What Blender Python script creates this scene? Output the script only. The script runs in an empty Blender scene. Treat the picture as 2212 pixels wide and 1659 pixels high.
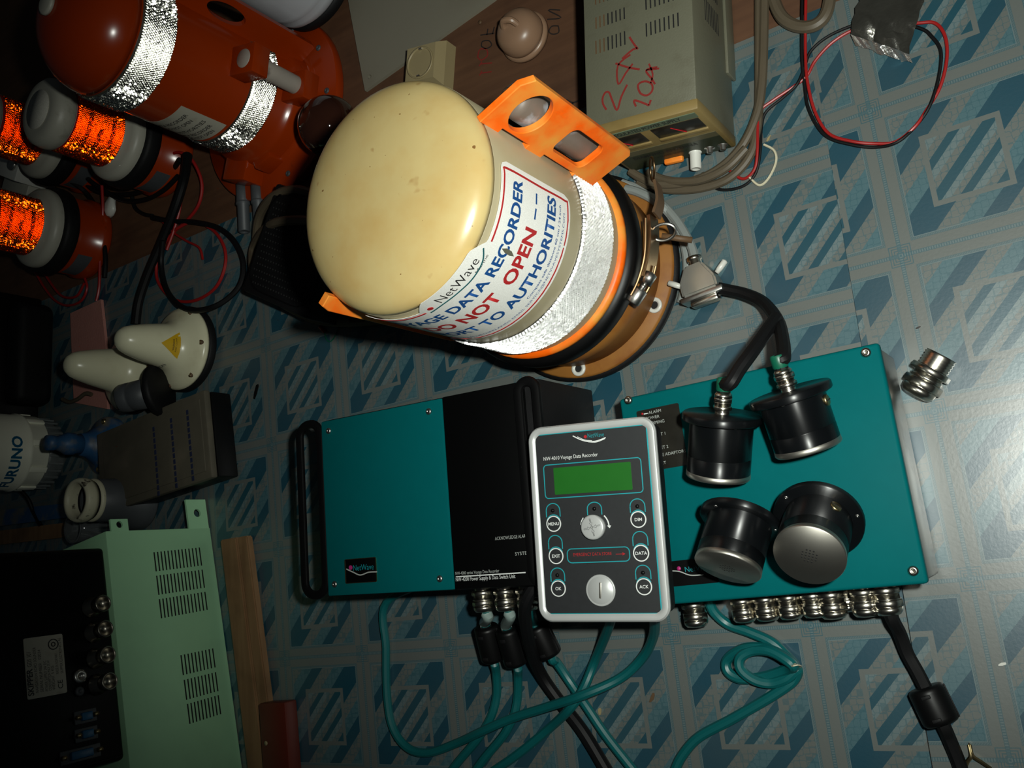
import bpy, bmesh, math, random
from mathutils import Vector, Matrix, Euler
random.seed(7)
PI = math.pi
scene = bpy.context.scene
COL = scene.collection
# ------------------------------------------------------------------ camera
CAM = Vector((0.67170218, -0.2504754, 0.60715079))
RM = Matrix(((0.8287867340785193, 0.2060802751075723, 0.5202340527367915),
             (-0.11525608093191334, 0.9726465941564133, -0.20167954453570458),
             (-0.5475660555801243, 0.10718919296039277, 0.8298685990497667)))
FPX, W, H = 1900.0, 2212.0, 1659.0
cd = bpy.data.cameras.new('camera')
cd.sensor_fit = 'HORIZONTAL'; cd.sensor_width = 36.0; cd.lens = 36.0 * FPX / W
cd.clip_start = 0.01; cd.clip_end = 50
cam = bpy.data.objects.new('camera', cd)
COL.objects.link(cam)
cam.matrix_world = Matrix.Translation(CAM) @ RM.to_4x4()
scene.camera = cam
# ------------------------------------------------------------------ dark room, one on-camera flash
world = bpy.data.worlds.new('dim_room'); scene.world = world
world.use_nodes = True
bg = world.node_tree.nodes['Background']
bg.inputs['Color'].default_value = (0.75, 0.9, 1.0, 1); bg.inputs['Strength'].default_value = 0.008
fl = bpy.data.lights.new('camera_flash', 'SPOT')
fl.energy = 17.8; fl.shadow_soft_size = 0.011; fl.spot_size = math.radians(99); fl.spot_blend = 1.0
fl.color = (0.96, 1.0, 0.92)
flo = bpy.data.objects.new('camera_flash', fl); COL.objects.link(flo)
flo.location = CAM + RM @ Vector((0.050, 0.037, 0.0))
FLASH_AIM = RM @ Vector(((1420 - W / 2) / FPX, -(640 - H / 2) / FPX, -1.0))
flo.rotation_euler = FLASH_AIM.to_track_quat('-Z', 'Y').to_euler()
scene.cycles.blur_glossy = 0.0; scene.cycles.glossy_bounces = 8; scene.cycles.max_bounces = 12
vs = scene.view_settings
vs.view_transform = 'Standard'; vs.look = 'None'; vs.exposure = 0.0; vs.gamma = 1.0; vs.use_curve_mapping = False

def at(x, y, z=0.0):
    d = RM @ Vector(((x - W / 2) / FPX, -(y - H / 2) / FPX, -1.0))
    return CAM + d * ((z - CAM.z) / d.z)

# ------------------------------------------------------------------ materials
MAT = {}
class V:
    def __init__(s, t, k): s.t = t; s.k = k
    def op(s, o, b=None, c=None, rev=False):
        n = s.t.nodes.new('ShaderNodeMath'); n.operation = o
        a = [s, b, c]
        if rev: a = [b, s, c]
        for i, v in enumerate(a):
            if v is None: continue
            if isinstance(v, V): s.t.links.new(v.k, n.inputs[i])
            else: n.inputs[i].default_value = v
        return V(s.t, n.outputs[0])
    def __add__(s, b): return s.op('ADD', b)
    def __sub__(s, b): return s.op('SUBTRACT', b)
    def __rsub__(s, b): return s.op('SUBTRACT', b, rev=True)
    def __mul__(s, b): return s.op('MULTIPLY', b)
    def __truediv__(s, b): return s.op('DIVIDE', b)
    def lt(s, b): return s.op('LESS_THAN', b)
    def gt(s, b): return s.op('GREATER_THAN', b)
    def fr(s): return s.op('FRACT')
    def ab(s): return s.op('ABSOLUTE')
    def mn(s, b): return s.op('MINIMUM', b)
    def mx(s, b): return s.op('MAXIMUM', b)
    def band(s, a, b): return s.gt(a) * s.lt(b)
    def cl(s):
        r = s.op('ADD', 0.0); r.k.node.use_clamp = True; return r

def newmat(name):
    m = bpy.data.materials.new(name); m.use_nodes = True
    t = m.node_tree; b = t.nodes['Principled BSDF']
    return m, t, b

def mixc(t, fac, a, b):
    n = t.nodes.new('ShaderNodeMix'); n.data_type = 'RGBA'
    for sock, v in ((n.inputs[0], fac), (n.inputs[6], a), (n.inputs[7], b)):
        if isinstance(v, V): t.links.new(v.k, sock)
        elif hasattr(v, 'is_linked'): t.links.new(v, sock)
        elif isinstance(v, (int, float)): sock.default_value = v
        else: sock.default_value = (v[0], v[1], v[2], 1)
    return n.outputs[2]

def noise(t, scale, detail=3, rough=0.55, coord='Object'):
    tc = t.nodes.new('ShaderNodeTexCoord')
    n = t.nodes.new('ShaderNodeTexNoise')
    n.inputs['Scale'].default_value = scale; n.inputs['Detail'].default_value = detail; n.inputs['Roughness'].default_value = rough
    t.links.new(tc.outputs[coord], n.inputs['Vector'])
    return V(t, n.outputs['Fac'])

def ramp(v, lo, hi):
    n = v.t.nodes.new('ShaderNodeMapRange'); n.clamp = True
    v.t.links.new(v.k, n.inputs[0]); n.inputs[1].default_value = lo; n.inputs[2].default_value = hi
    return V(v.t, n.outputs[0])

def mat(name, col, rough=0.5, metal=0.0, var=0.12, scale=60, dirt=None, dscale=25, dlo=0.55, dhi=0.7, bump=0.0, bscale=300,
        spec=0.5, alpha=1.0, trans=0.0, coat=0.0, speck=None):
    if name in MAT: return MAT[name]
    m, t, b = newmat(name)
    n = noise(t, scale)
    dk = tuple(c * (1 - var) for c in col); lt = tuple(min(1, c * (1 + var)) for c in col)
    c = mixc(t, n, dk, lt)
    if dirt is not None:
        c = mixc(t, ramp(noise(t, dscale, 5), dlo, dhi), c, dirt)
    if speck is not None:
        c = mixc(t, ramp(noise(t, 260, 1), .765, .785), c, speck)
        c = mixc(t, ramp(noise(t, 75, 2), .72, .78) * .5, c, tuple(x * 1.6 for x in speck))
    t.links.new(c, b.inputs['Base Color'])
    b.inputs['Roughness'].default_value = rough; b.inputs['Metallic'].default_value = metal
    b.inputs['Specular IOR Level'].default_value = spec
    b.inputs['Transmission Weight'].default_value = trans
    b.inputs['Alpha'].default_value = alpha
    b.inputs['Coat Weight'].default_value = coat
    if bump:
        bn = t.nodes.new('ShaderNodeBump'); bn.inputs['Strength'].default_value = bump; bn.inputs['Distance'].default_value = 0.001
        t.links.new(noise(t, bscale).k, bn.inputs['Height']); t.links.new(bn.outputs[0], b.inputs['Normal'])
    MAT[name] = m
    return m

def vinyl(name, ou, ov):
    """printed vinyl: tile motif with diagonal stripes, framed centre and fine border lines"""
    T, A = 0.1, 1.0373
    m, t, b = newmat(name)
    tc = t.nodes.new('ShaderNodeTexCoord'); sp = t.nodes.new('ShaderNodeSeparateXYZ')
    t.links.new(tc.outputs['Object'], sp.inputs[0])
    u = (V(t, sp.outputs[0]) - ou) / T; v = (V(t, sp.outputs[1]) - ov) / (-T * A)
    fu, fv = u.fr(), v.fr()
    du, dv = fu.mn(1 - fu), fv.mn(1 - fv)
    bd = du.mn(dv)
    s = fu + fv
    inner = bd.gt(0.10)
    dark = s.band(.455, .59) + s.band(.865, 1.135) + s.band(1.405, 1.54)
    light = s.band(.33, .455) + s.band(.73, .865) + s.band(1.27, 1.405) + s.gt(1.67)
    fd = (fu - .49).ab().mx((fv - .515).ab())
    frame = fd.band(.205, .238); infr = fd.lt(.205)
    dark2 = s.band(.735, .805) + s.band(.935, 1.025) + s.band(1.135, 1.205) + s.gt(1.34)
    light2 = s.band(.805, .87) + s.band(1.025, 1.08) + s.band(1.205, 1.27) + s.band(.60, .67)
    grey = (0.116, 0.130, 0.123); lightc = (0.060, 0.130, 0.152); darkc = (0.006, 0.050, 0.078); dark2c = (0.009, 0.060, 0.086)
    linec = (0.030, 0.095, 0.118); white = (0.120, 0.165, 0.172)
    # maze-like fine printed lines
    mp = t.nodes.new('ShaderNodeMapping'); mp.inputs['Rotation'].default_value = (0, 0, 0.0)
    t.links.new(tc.outputs['Object'], mp.inputs[0])
    def lines(scale, gate):
        br = t.nodes.new('ShaderNodeTexVoronoi'); br.distance = 'CHEBYCHEV'; br.feature = 'F1'; br.inputs['Scale'].default_value = scale; br.inputs['Randomness'].default_value = .55
        t.links.new(mp.outputs[0], br.inputs['Vector'])
        br2 = t.nodes.new('ShaderNodeTexVoronoi'); br2.distance = 'CHEBYCHEV'; br2.feature = 'F2'; br2.inputs['Scale'].default_value = scale; br2.inputs['Randomness'].default_value = .55
        t.links.new(mp.outputs[0], br2.inputs['Vector'])
        return (V(t, br2.outputs['Distance']) - V(t, br.outputs['Distance'])).lt(gate)
    maze = lines(230, .085)
    sand = noise(t, 2600, 2)
    base = mixc(t, maze * 0.55, grey, linec)
    lightm = mixc(t, maze * 0.75, lightc, linec)
    lightm = mixc(t, ramp(sand, .45, .62) * 0.35, lightm, linec)
    dk = mixc(t, ramp(sand, .40, .65) * 0.45, darkc, (0.010, 0.068, 0.100))
    c = mixc(t, light.cl(), base, lightm)
    c = mixc(t, dark.cl(), c, dk)
    ci = mixc(t, light2.cl(), mixc(t, maze * 0.6, grey, linec), mixc(t, maze * .5, white, linec))
    ci = mixc(t, dark2.cl(), ci, dark2c)
    c = mixc(t, infr, c, ci)
    c = mixc(t, frame, c, grey)
    # borders
    cb = mixc(t, noise(t, 500) * 0.25, grey, (0.120, 0.130, 0.118))
    tick = ((u * 66).fr().gt(.45) * dv.lt(.012) + (v * 66).fr().gt(.45) * du.lt(.012)).cl()
    cb = mixc(t, bd.lt(.013) * .75, cb, linec)
    cb = mixc(t, bd.lt(.009) * tick * .8, cb, white)
    tick2 = (((u + v) * 66).fr()).gt(.5)
    cb = mixc(t, bd.band(.078, .095) * .65, cb, linec)
    cb = mixc(t, bd.band(.081, .092) * tick2 * .5, cb, white)
    cb = mixc(t, bd.band(.095, .1), cb, white)
    key = du.mx(dv)
    cb = mixc(t, key.lt(.078) * (key * 64).fr().lt(.4) * .8, cb, linec)
    c = mixc(t, inner, cb, c)
    c = mixc(t, ramp(noise(t, 9, 4), .35, .8) * 0.28, c, (0.085, 0.085, 0.072))     # worn grime
    t.links.new(c, b.inputs['Base Color'])
    b.inputs['Roughness'].default_value = 0.34
    b.inputs['Specular IOR Level'].default_value = 1.0
    bn = t.nodes.new('ShaderNodeBump'); bn.inputs['Strength'].default_value = 0.12; bn.inputs['Distance'].default_value = 0.0004
    t.links.new(noise(t, 420, 4).k, bn.inputs['Height']); t.links.new(bn.outputs[0], b.inputs['Normal'])
    return m

def wood(name, col, col2, scale=14, axis=0, rough=0.7):
    m, t, b = newmat(name)
    tc = t.nodes.new('ShaderNodeTexCoord'); mp = t.nodes.new('ShaderNodeMapping')
    sc = [60, 60, 60]; sc[axis] = 5
    mp.inputs['Scale'].default_value = sc
    t.links.new(tc.outputs['Object'], mp.inputs[0])
    n = t.nodes.new('ShaderNodeTexNoise'); n.inputs['Scale'].default_value = scale / 6; n.inputs['Detail'].default_value = 6
    t.links.new(mp.outputs[0], n.inputs['Vector'])
    c = mixc(t, ramp(V(t, n.outputs['Fac']), .3, .7), col, col2)
    c = mixc(t, ramp(noise(t, 18, 5), .52, .75) * 0.6, c, tuple(x * .45 for x in col))
    t.links.new(c, b.inputs['Base Color']); b.inputs['Roughness'].default_value = rough
    return m

# palette
mTEAL = mat('teal_paint', (0.0008, 0.100, 0.106), 0.5, var=.05, scale=90, spec=.03)
mTEALc = mat('teal_cable', (0.0015, 0.095, 0.098), 0.42, var=.08)
mBLK = mat('black_plastic', (0.0028, 0.0028, 0.003), 0.42, var=.2, spec=.25)
mBLKM = mat('black_matt', (0.0045, 0.0045, 0.005), 0.6, var=.25, bump=.2, spec=.25)
mBLKA = mat('black_panel', (0.0018, 0.0019, 0.002), 0.45, var=.1, spec=.15)
mMIC = mat('black_anodised_turned', (0.0030, 0.0036, 0.0042), 0.36, var=.1)
_t = mMIC.node_tree; _tg = _t.nodes.new('ShaderNodeTangent'); _tg.direction_type = 'RADIAL'; _tg.axis = 'Z'
_t.links.new(_tg.outputs[0], _t.nodes['Principled BSDF'].inputs['Tangent']); _t.nodes['Principled BSDF'].inputs['Anisotropic'].default_value = 0.85; _t.nodes['Principled BSDF'].inputs['Anisotropic Rotation'].default_value = 0.25
mBCAB = mat('black_cable', (0.0045, 0.0045, 0.005), 0.55, var=.2, spec=.22)
mFACE = mat('charcoal_overlay', (0.015, 0.0165, 0.018), 0.5, var=.2, scale=300)
mNICK = mat('nickel', (0.58, 0.55, 0.48), 0.26, 1.0, var=.18, scale=150)
mSTEEL = mat('steel', (0.50, 0.49, 0.46), 0.34, 1.0, var=.2, scale=120)
mALU = mat('satin_aluminium', (0.46, 0.44, 0.39), 0.42, 1.0, var=.06, scale=200)
mSILV = mat('silver_plastic', (0.50, 0.51, 0.50), 0.35, 0.25, var=.05)
mRAWM = mat('worn_sheet_metal', (0.20, 0.205, 0.19), 0.34, 0.9, var=.35, scale=45, dirt=(.03, .03, .03), dscale=30, dlo=.55, dhi=.7)
mCREAM = mat('aged_cream_shell', (0.55, 0.425, 0.185), 0.30, var=.08, scale=30, dirt=(0.50, 0.32, 0.105), dscale=22, dlo=.45, dhi=.8, coat=.15, speck=(.20, .10, .03))
mCREAM2 = mat('pale_cream_shell', (0.36, 0.31, 0.195), 0.34, var=.05, scale=30, dirt=(0.33, 0.255, 0.135), dscale=20, dlo=.5, dhi=.85)
mORG = mat('fluorescent_orange', (0.88, 0.120, 0.002), 0.4, var=.08, scale=40, spec=.3, dirt=(0.74, 0.30, 0.045), dscale=30, dlo=.40, dhi=.66)
mORG2 = mat('dull_orange_shell', (0.27, 0.026, 0.0008), 0.22, var=.10, scale=18, dirt=(0.10, 0.015, 0.004), dscale=34, dlo=.70, dhi=.78)
mRUST = mat('tan_primer', (0.27, 0.112, 0.022), 0.55, var=.15, scale=26, spec=.3, dirt=(0.19, 0.062, 0.012), dscale=32, dlo=.5, dhi=.72)
mRUSTD = mat('dark_rust', (0.10, 0.055, 0.025), 0.6, var=.3)
mWHT = mat('white_plastic', (0.60, 0.60, 0.55), 0.35, var=.05)
mGRYW = mat('grimy_white', (0.44, 0.43, 0.36), 0.42, var=.08, scale=40, dirt=(.18, .16, .11), dscale=40, dlo=.62, dhi=.8)
mWRAD = mat('radome_white', (0.69, 0.67, 0.47), 0.27, var=.04, scale=30, dirt=(.52, .47, .29), dscale=24, dlo=.55, dhi=.9)
mLAB = mat('sparkle_label', (0.86, 0.84, 0.77), 0.45, var=.25, scale=1500)
mREDT = mat('label_red', (0.42, 0.016, 0.018), 0.5, var=.06)
mBLUT = mat('label_blue', (0.006, 0.065, 0.24), 0.5, var=.08)
mDTEAL = mat('dark_teal_print', (0.01, 0.09, 0.10), 0.5)
mTXT = mat('white_print', (0.70, 0.72, 0.70), 0.5, var=.03)
mTXTG = mat('grey_print', (0.36, 0.38, 0.36), 0.5, var=.05)
mTEALP = mat('cyan_print', (0.01, 0.30, 0.34), 0.45, var=.05)
mREDP = mat('red_print', (0.40, 0.01, 0.015), 0.5, var=.05)
mPINKP = mat('magenta_print', (0.42, 0.02, 0.16), 0.5, var=.05)
mBLKP = mat('black_print', (0.012, 0.012, 0.013), 0.55)
mINK = mat('black_marker', (0.02, 0.014, 0.012), 0.6, var=.3, scale=200)
mINKR = mat('red_marker', (0.21, 0.018, 0.014), 0.6, var=.2, scale=200)
mLCD = mat('green_lcd', (0.012, 0.118, 0.012), 0.35, var=.08, scale=80)
mPSU = mat('grey_enamel', (0.118, 0.116, 0.080), 0.45, var=.06, scale=40, dirt=(.085, .078, .05), dscale=30, dlo=.55, dhi=.8, bump=.15, bscale=700)
mPSUB = mat('yellowed_bezel', (0.22, 0.155, 0.055), 0.45, var=.08, scale=30, dirt=(.13, .075, .018), dscale=24, dlo=.5, dhi=.8)
mPSUF = mat('olive_fascia', (0.09, 0.08, 0.04), 0.45, var=.1)
mPSUD = mat('dark_green_fascia', (0.024, 0.030, 0.014), 0.4, var=.1)
mMINTS = mat('pale_green_strip', (0.10, 0.135, 0.085), 0.5, var=.06)
mDNICK = mat('dark_nickel', (0.26, 0.24, 0.20), 0.30, 1.0, var=.2)
mDISC = mat('sparkle_disc', (0.62, 0.60, 0.52), 0.5, 0, var=.4, scale=900)
mDARK = mat('dark_cavity', (0.006, 0.006, 0.006), 0.8)
mSMOKE = mat('smoked_window', (0.016, 0.015, 0.012), 0.25, var=.6, scale=70, spec=.3)
mGCAB = mat('grey_brown_cable', (0.085, 0.066, 0.042), 0.5, var=.15)
mLCAB = mat('light_grey_cable', (0.22, 0.24, 0.23), 0.45, var=.08)
mRED = mat('red_wire', (0.30, 0.010, 0.009), 0.4, var=.08)
mTAPE = mat('duct_tape', (0.060, 0.058, 0.050), 0.25, .55, var=.5, scale=50, bump=.6, bscale=160)
mTAPEe = mat('foil_edge', (0.62, 0.62, 0.60), 0.22, .9, var=.2, scale=80, bump=.6, bscale=200)
mMINT = mat('mint_enamel', (0.37, 0.68, 0.40), 0.5, var=.04, scale=30, dirt=(.31, .56, .34), dscale=14, dlo=.5, dhi=.9)
mBAKE = mat('pinkish_bakelite', (0.26, 0.155, 0.095), 0.35, var=.08, scale=60)
mIVORY = mat('ivory_plastic', (0.30, 0.24, 0.125), 0.4, var=.06)
mAMBER = mat('smoked_amber_glass', (0.030, 0.010, 0.006), 0.05, var=.2, coat=.5)
mBEIGE = mat('beige_board', (0.20, 0.185, 0.14), 0.6, var=.06, scale=18, dirt=(.15, .125, .09), dscale=12, dlo=.5, dhi=.9)
mPINK = mat('pink_foam', (0.46, 0.20, 0.165), 0.8, var=.08, bump=.3)
mBLUEP = mat('grimy_blue_paint', (0.020, 0.085, 0.20), 0.5, var=.2, scale=50, dirt=(.16, .15, .12), dscale=38, dlo=.5, dhi=.66)
mBATT = mat('dusty_brown_lid', (0.085, 0.075, 0.052), 0.75, var=.3, scale=30, dirt=(.16, .13, .09), dscale=14, dlo=.5, dhi=.8)
mBLUS = mat('blue_stripe', (0.014, 0.020, 0.055), 0.7, var=.4, scale=120)
mDGREY = mat('slate_plastic', (0.060, 0.066, 0.072), 0.5, var=.2)
mBROWNT = mat('brown_grey_tube', (0.16, 0.125, 0.10), 0.5, var=.2, scale=40, dirt=(.36, .37, .40), dscale=34, dlo=.5, dhi=.6)
mPINGER = mat('grey_beacon', (0.33, 0.29, 0.25), 0.5, var=.2, scale=40, dirt=(.12, .09, .07), dscale=40, dlo=.6, dhi=.75)
mYEL = mat('warning_yellow', (0.60, 0.36, 0.005), 0.45, var=.06)
mFURB = mat('furuno_blue', (0.004, 0.13, 0.26), 0.4, var=.05)
mLABG = mat('off_white_label', (0.40, 0.38, 0.31), 0.5, var=.05, dirt=(.25, .22, .16), dscale=60, dlo=.55, dhi=.85)
mRBLK = mat('red_lacquer_wood', (0.10, 0.013, 0.006), 0.4, var=.2, scale=30)
mGLASS = mat('clear_glass', (0.75, 0.80, 0.82), 0.06, var=.05, trans=.9)
mCLEAR = mat('clear_sleeve', (0.35, 0.45, 0.42), 0.25, var=.05, trans=.35)
mBRASS = mat('dull_brass', (0.42, 0.33, 0.17), 0.35, 1.0, var=.2)
mGRNT = mat('green_tape', (0.003, 0.09, 0.05), 0.4)
mTIE = mat('cable_tie_ivory', (0.55, 0.50, 0.36), 0.4)
mRETRO = mat('retro_silver', (0.74, 0.74, 0.70), 0.15, 1.0, var=.06, scale=60)
mRETROW = mat('retro_white', (0.98, 0.98, 0.97), 0.29, 1.0, var=.05, scale=60)
mLATCH = mat('brown_steel', (0.26, 0.17, 0.09), 0.36, 1.0, var=.3, scale=90)
mHOOD = mat('die_cast_hood', (0.42, 0.42, 0.38), 0.28, 0.75, var=.12)
mRETROR = mat('retro_red', (0.98, 0.27, 0.03), 0.17, 1.0, var=.10, scale=60)
mPLY = wood('brown_plywood', (0.080, 0.034, 0.015), (0.110, 0.049, 0.022), axis=0)
mPLANK = wood('bare_plank', (0.20, 0.105, 0.045), (0.27, 0.155, 0.07), axis=1)

# ------------------------------------------------------------------ geometry helpers
def obj(name, bm, m, parent=None, sharp=32, smooth=True):
    me = bpy.data.meshes.new(name)
    if smooth:
        for f in bm.faces: f.smooth = True
        ca = math.radians(sharp)
        for e in bm.edges:
            if len(e.link_faces) == 2 and e.calc_face_angle(0) > ca: e.smooth = False
    bm.to_mesh(me); bm.free()
    o = bpy.data.objects.new(name, me); COL.objects.link(o)
    if m is not None: me.materials.append(m)
    if parent is not None: o.parent = parent
    return o

def tag(o, label, cat, group=None, kind=None):
    o['label'] = label; o['category'] = cat
    if group: o['group'] = group
    if kind: o['kind'] = kind
    return o

def thing(name, label, cat, loc=(0, 0, 0), rot=None, group=None):
    o = bpy.data.objects.new(name, None); COL.objects.link(o)
    o.empty_display_size = 0.01
    if rot is None: o.location = loc
    elif isinstance(rot, Matrix): o.matrix_world = Matrix.Translation(Vector(loc)) @ rot.to_4x4()
    else: o.location = loc; o.rotation_euler = rot
    return tag(o, label, cat, group)

def copy_tree(o, parent=None):
    c = o.copy(); COL.objects.link(c); c.parent = parent
    for ch in list(o.children): copy_tree(ch, c)
    return c

def BM(): return bmesh.new()

def bx(bm, x0, x1, y0, y1, z0, z1, bev=0.0, seg=2, M=None):
    r = bmesh.ops.create_cube(bm, size=1.0); vs_ = r['verts']
    for v in vs_:
        v.co = Vector(((x0 + x1) / 2 + v.co.x * (x1 - x0), (y0 + y1) / 2 + v.co.y * (y1 - y0), (z0 + z1) / 2 + v.co.z * (z1 - z0)))
    if bev > 0:
        es = list({e for v in vs_ for e in v.link_edges})
        r = bmesh.ops.bevel(bm, geom=es, offset=bev, segments=seg, affect='EDGES', profile=.5)
        vs_ = list({v for f in r['faces'] for v in f.verts} | {v for v in vs_ if v.is_valid})
    if M is not None:
        for v in vs_: v.co = M @ v.co
    return bm

def lathe(bm, prof, seg=32, M=None, a0=0.0, a1=2 * PI, cap=True):
    full = abs(a1 - a0 - 2 * PI) < 1e-6
    n = seg if full else seg + 1
    rings = []
    for r, z in prof:
        if r < 1e-7: rings.append([bm.verts.new((0, 0, z))])
        else: rings.append([bm.verts.new((r * math.cos(a0 + (a1 - a0) * i / seg), r * math.sin(a0 + (a1 - a0) * i / seg), z)) for i in range(n)])
    for A, B in zip(rings, rings[1:]):
        for i in range(seg):
            j = (i + 1) % n if full else i + 1
            if len(A) == 1 and len(B) == 1: continue
            try:
                if len(A) == 1: bm.faces.new((A[0], B[j], B[i]))
                elif len(B) == 1: bm.faces.new((A[i], A[j], B[0]))
                else: bm.faces.new((A[i], A[j], B[j], B[i]))
            except ValueError: pass
    if cap and full:
        for R, flip in ((rings[0], True), (rings[-1], False)):
            if len(R) > 2:
                try: bm.faces.new(list(reversed(R)) if flip else R)
                except ValueError: pass
    if M is not None:
        for R in rings:
            for v in R: v.co = M @ v.co
    return bm

def spline(pts, n=8, closed=False):
    P = [Vector(p) for p in pts]; out = []
    N = len(P)
    rng = range(N) if closed else range(N - 1)
    for i in rng:
        if closed: a, b, c, d = P[i - 1], P[i], P[(i + 1) % N], P[(i + 2) % N]
        else: a, b, c, d = P[max(i - 1, 0)], P[i], P[i + 1], P[min(i + 2, N - 1)]
        for k in range(n):
            t = k / n
            out.append(0.5 * ((2 * b) + (c - a) * t + (2 * a - 5 * b + 4 * c - d) * t * t + (3 * b - a - 3 * c + d) * t ** 3))
    if not closed: out.append(P[-1])
    return out

def tube(bm, pts, r, seg=10, n=7, closed=False, sec=None, smoothp=True):
    """sweep along a spline; r number or list over control points; sec optional 2D section"""
    P = spline(pts, n, closed) if smoothp else [Vector(p) for p in pts]
    N = len(P)
    up = Vector((0, 0, 1)); prev = None; rings = []
    for i, p in enumerate(P):
        if closed: tg = (P[(i + 1) % N] - P[i - 1])
        else: tg = P[min(i + 1, N - 1)] - P[max(i - 1, 0)]
        if tg.length < 1e-9: tg = Vector((1, 0, 0))
        tg.normalize()
        if prev is None:
            ref = up if abs(tg.z) < .95 else Vector((1, 0, 0))
            s = tg.cross(ref).normalized()
        else:
            s = prev - tg * prev.dot(tg)
            s = s.normalized() if s.length > 1e-6 else tg.cross(up).normalized()
        prev = s
        w = s.cross(tg)
        rr = r if isinstance(r, (int, float)) else r[min(len(r) - 1, int(i / n))]
        if sec is None: ring = [bm.verts.new(p + (s * math.cos(2 * PI * k / seg) + w * math.sin(2 * PI * k / seg)) * rr) for k in range(seg)]
        else: ring = [bm.verts.new(p + s * a + w * b) for a, b in sec]
        rings.append(ring)
    m = len(rings[0])
    pr = list(zip(rings, rings[1:])) + ([(rings[-1], rings[0])] if closed else [])
    for A, B in pr:
        for k in range(m):
            bm.faces.new((A[k], A[(k + 1) % m], B[(k + 1) % m], B[k]))
    if not closed:
        bm.faces.new(list(reversed(rings[0]))); bm.faces.new(rings[-1])
    bmesh.ops.recalc_face_normals(bm, faces=bm.faces[:])
    return bm

def poly(bm, pts, z0, z1, M=None):
    """extruded polygon (x,y) list, counter-clockwise"""
    A = [bm.verts.new((x, y, z0)) for x, y in pts]; B = [bm.verts.new((x, y, z1)) for x, y in pts]
    bm.faces.new(list(reversed(A))); bm.faces.new(B)
    n = len(pts)
    for i in range(n): bm.faces.new((A[i], A[(i + 1) % n], B[(i + 1) % n], B[i]))
    if M is not None:
        for v in A + B: v.co = M @ v.co
    bmesh.ops.recalc_face_normals(bm, faces=bm.faces[:])
    return bm

def rrect(x0, x1, y0, y1, r, k=5):
    out = []
    for cx, cy, a in ((x1 - r, y1 - r, 0), (x0 + r, y1 - r, 90), (x0 + r, y0 + r, 180), (x1 - r, y0 + r, 270)):
        for i in range(k + 1):
            t = math.radians(a + 90 * i / k); out.append((cx + r * math.cos(t), cy + r * math.sin(t)))
    return out

def circ(cx, cy, r, n=24, ry=None):
    ry = ry or r
    return [(cx + r * math.cos(2 * PI * i / n), cy + ry * math.sin(2 * PI * i / n)) for i in range(n)]

def holed(bm, outer, holes, z0, z1, M=None):
    """extruded plate with holes: filled by triangulation"""
    start = set(bm.verts)
    loops = []
    edges = []
    for lp in [outer] + holes:
        vv = [bm.verts.new((x, y, z1)) for x, y in lp]
        ee = [bm.edges.new((vv[i], vv[(i + 1) % len(vv)])) for i in range(len(vv))]
        loops.append(vv); edges += ee
    r = bmesh.ops.triangle_fill(bm, edges=edges, use_beauty=True, use_dissolve=False, normal=(0, 0, 1))
    top = [g for g in r['geom'] if isinstance(g, bmesh.types.BMFace)]
    mp = {}
    for lp in loops:
        for v in lp: mp[v] = bm.verts.new((v.co.x, v.co.y, z0))
    for f in top:
        try: bm.faces.new([mp[v] for v in reversed(f.verts)])
        except (KeyError, ValueError): pass
    for lp in loops:
        n = len(lp)
        for i in range(n):
            a, b = lp[i], lp[(i + 1) % n]
            bm.faces.new((a, b, mp[b], mp[a]))
    new = [v for v in bm.verts if v not in start]
    if M is not None:
        for v in new: v.co = M @ v.co
    bmesh.ops.recalc_face_normals(bm, faces=bm.faces[:])
    return bm

def ring2d(bm, pts, w, z0, z1, M=None):
    """closed thin outline of width w along polygon pts"""
    n = len(pts); o = []; i_ = []
    for k in range(n):
        a, b, c = Vector(pts[k - 1]), Vector(pts[k]), Vector(pts[(k + 1) % n])
        d = (c - a); d.normalize() if d.length else None
        nn = Vector((d.y, -d.x)); o.append(b + nn * w / 2); i_.append(b - nn * w / 2)
    vo = [bm.verts.new((p.x, p.y, z1)) for p in o]; vi = [bm.verts.new((p.x, p.y, z1)) for p in i_]
    bo = [bm.verts.new((p.x, p.y, z0)) for p in o]; bi = [bm.verts.new((p.x, p.y, z0)) for p in i_]
    for k in range(n):
        j = (k + 1) % n
        bm.faces.new((vo[k], vo[j], vi[j], vi[k])); bm.faces.new((bo[k], bo[j], vo[j], vo[k])); bm.faces.new((vi[k], vi[j], bi[j], bi[k]))
    if M is not None:
        for v in vo + vi + bo + bi: v.co = M @ v.co
    bmesh.ops.recalc_face_normals(bm, faces=bm.faces[:])
    return bm

def stroke(bm, pts, w, z0, z1, fmap=None, n=6):
    """flat pen stroke through 2D points"""
    P = spline([(x, y, 0) for x, y in pts], n)
    L, R_ = [], []
    for i, p in enumerate(P):
        d = P[min(i + 1, len(P) - 1)] - P[max(i - 1, 0)]; d.normalize()
        q = Vector((-d.y, d.x, 0)) * w / 2
        L.append((p + q)); R_.append((p - q))
    rows = []
    for p, q in zip(L, R_):
        r = [Vector((p.x, p.y, z1)), Vector((q.x, q.y, z1)), Vector((q.x, q.y, z0)), Vector((p.x, p.y, z0))]
        if fmap: r = [fmap(v) for v in r]
        rows.append([bm.verts.new(v) for v in r])
    for A, B in zip(rows, rows[1:]):
        for k in range(4): bm.faces.new((A[k], A[(k + 1) % 4], B[(k + 1) % 4], B[k]))
    bm.faces.new(rows[0]); bm.faces.new(list(reversed(rows[-1])))
    bmesh.ops.recalc_face_normals(bm, faces=bm.faces[:])
    return bm

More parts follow.
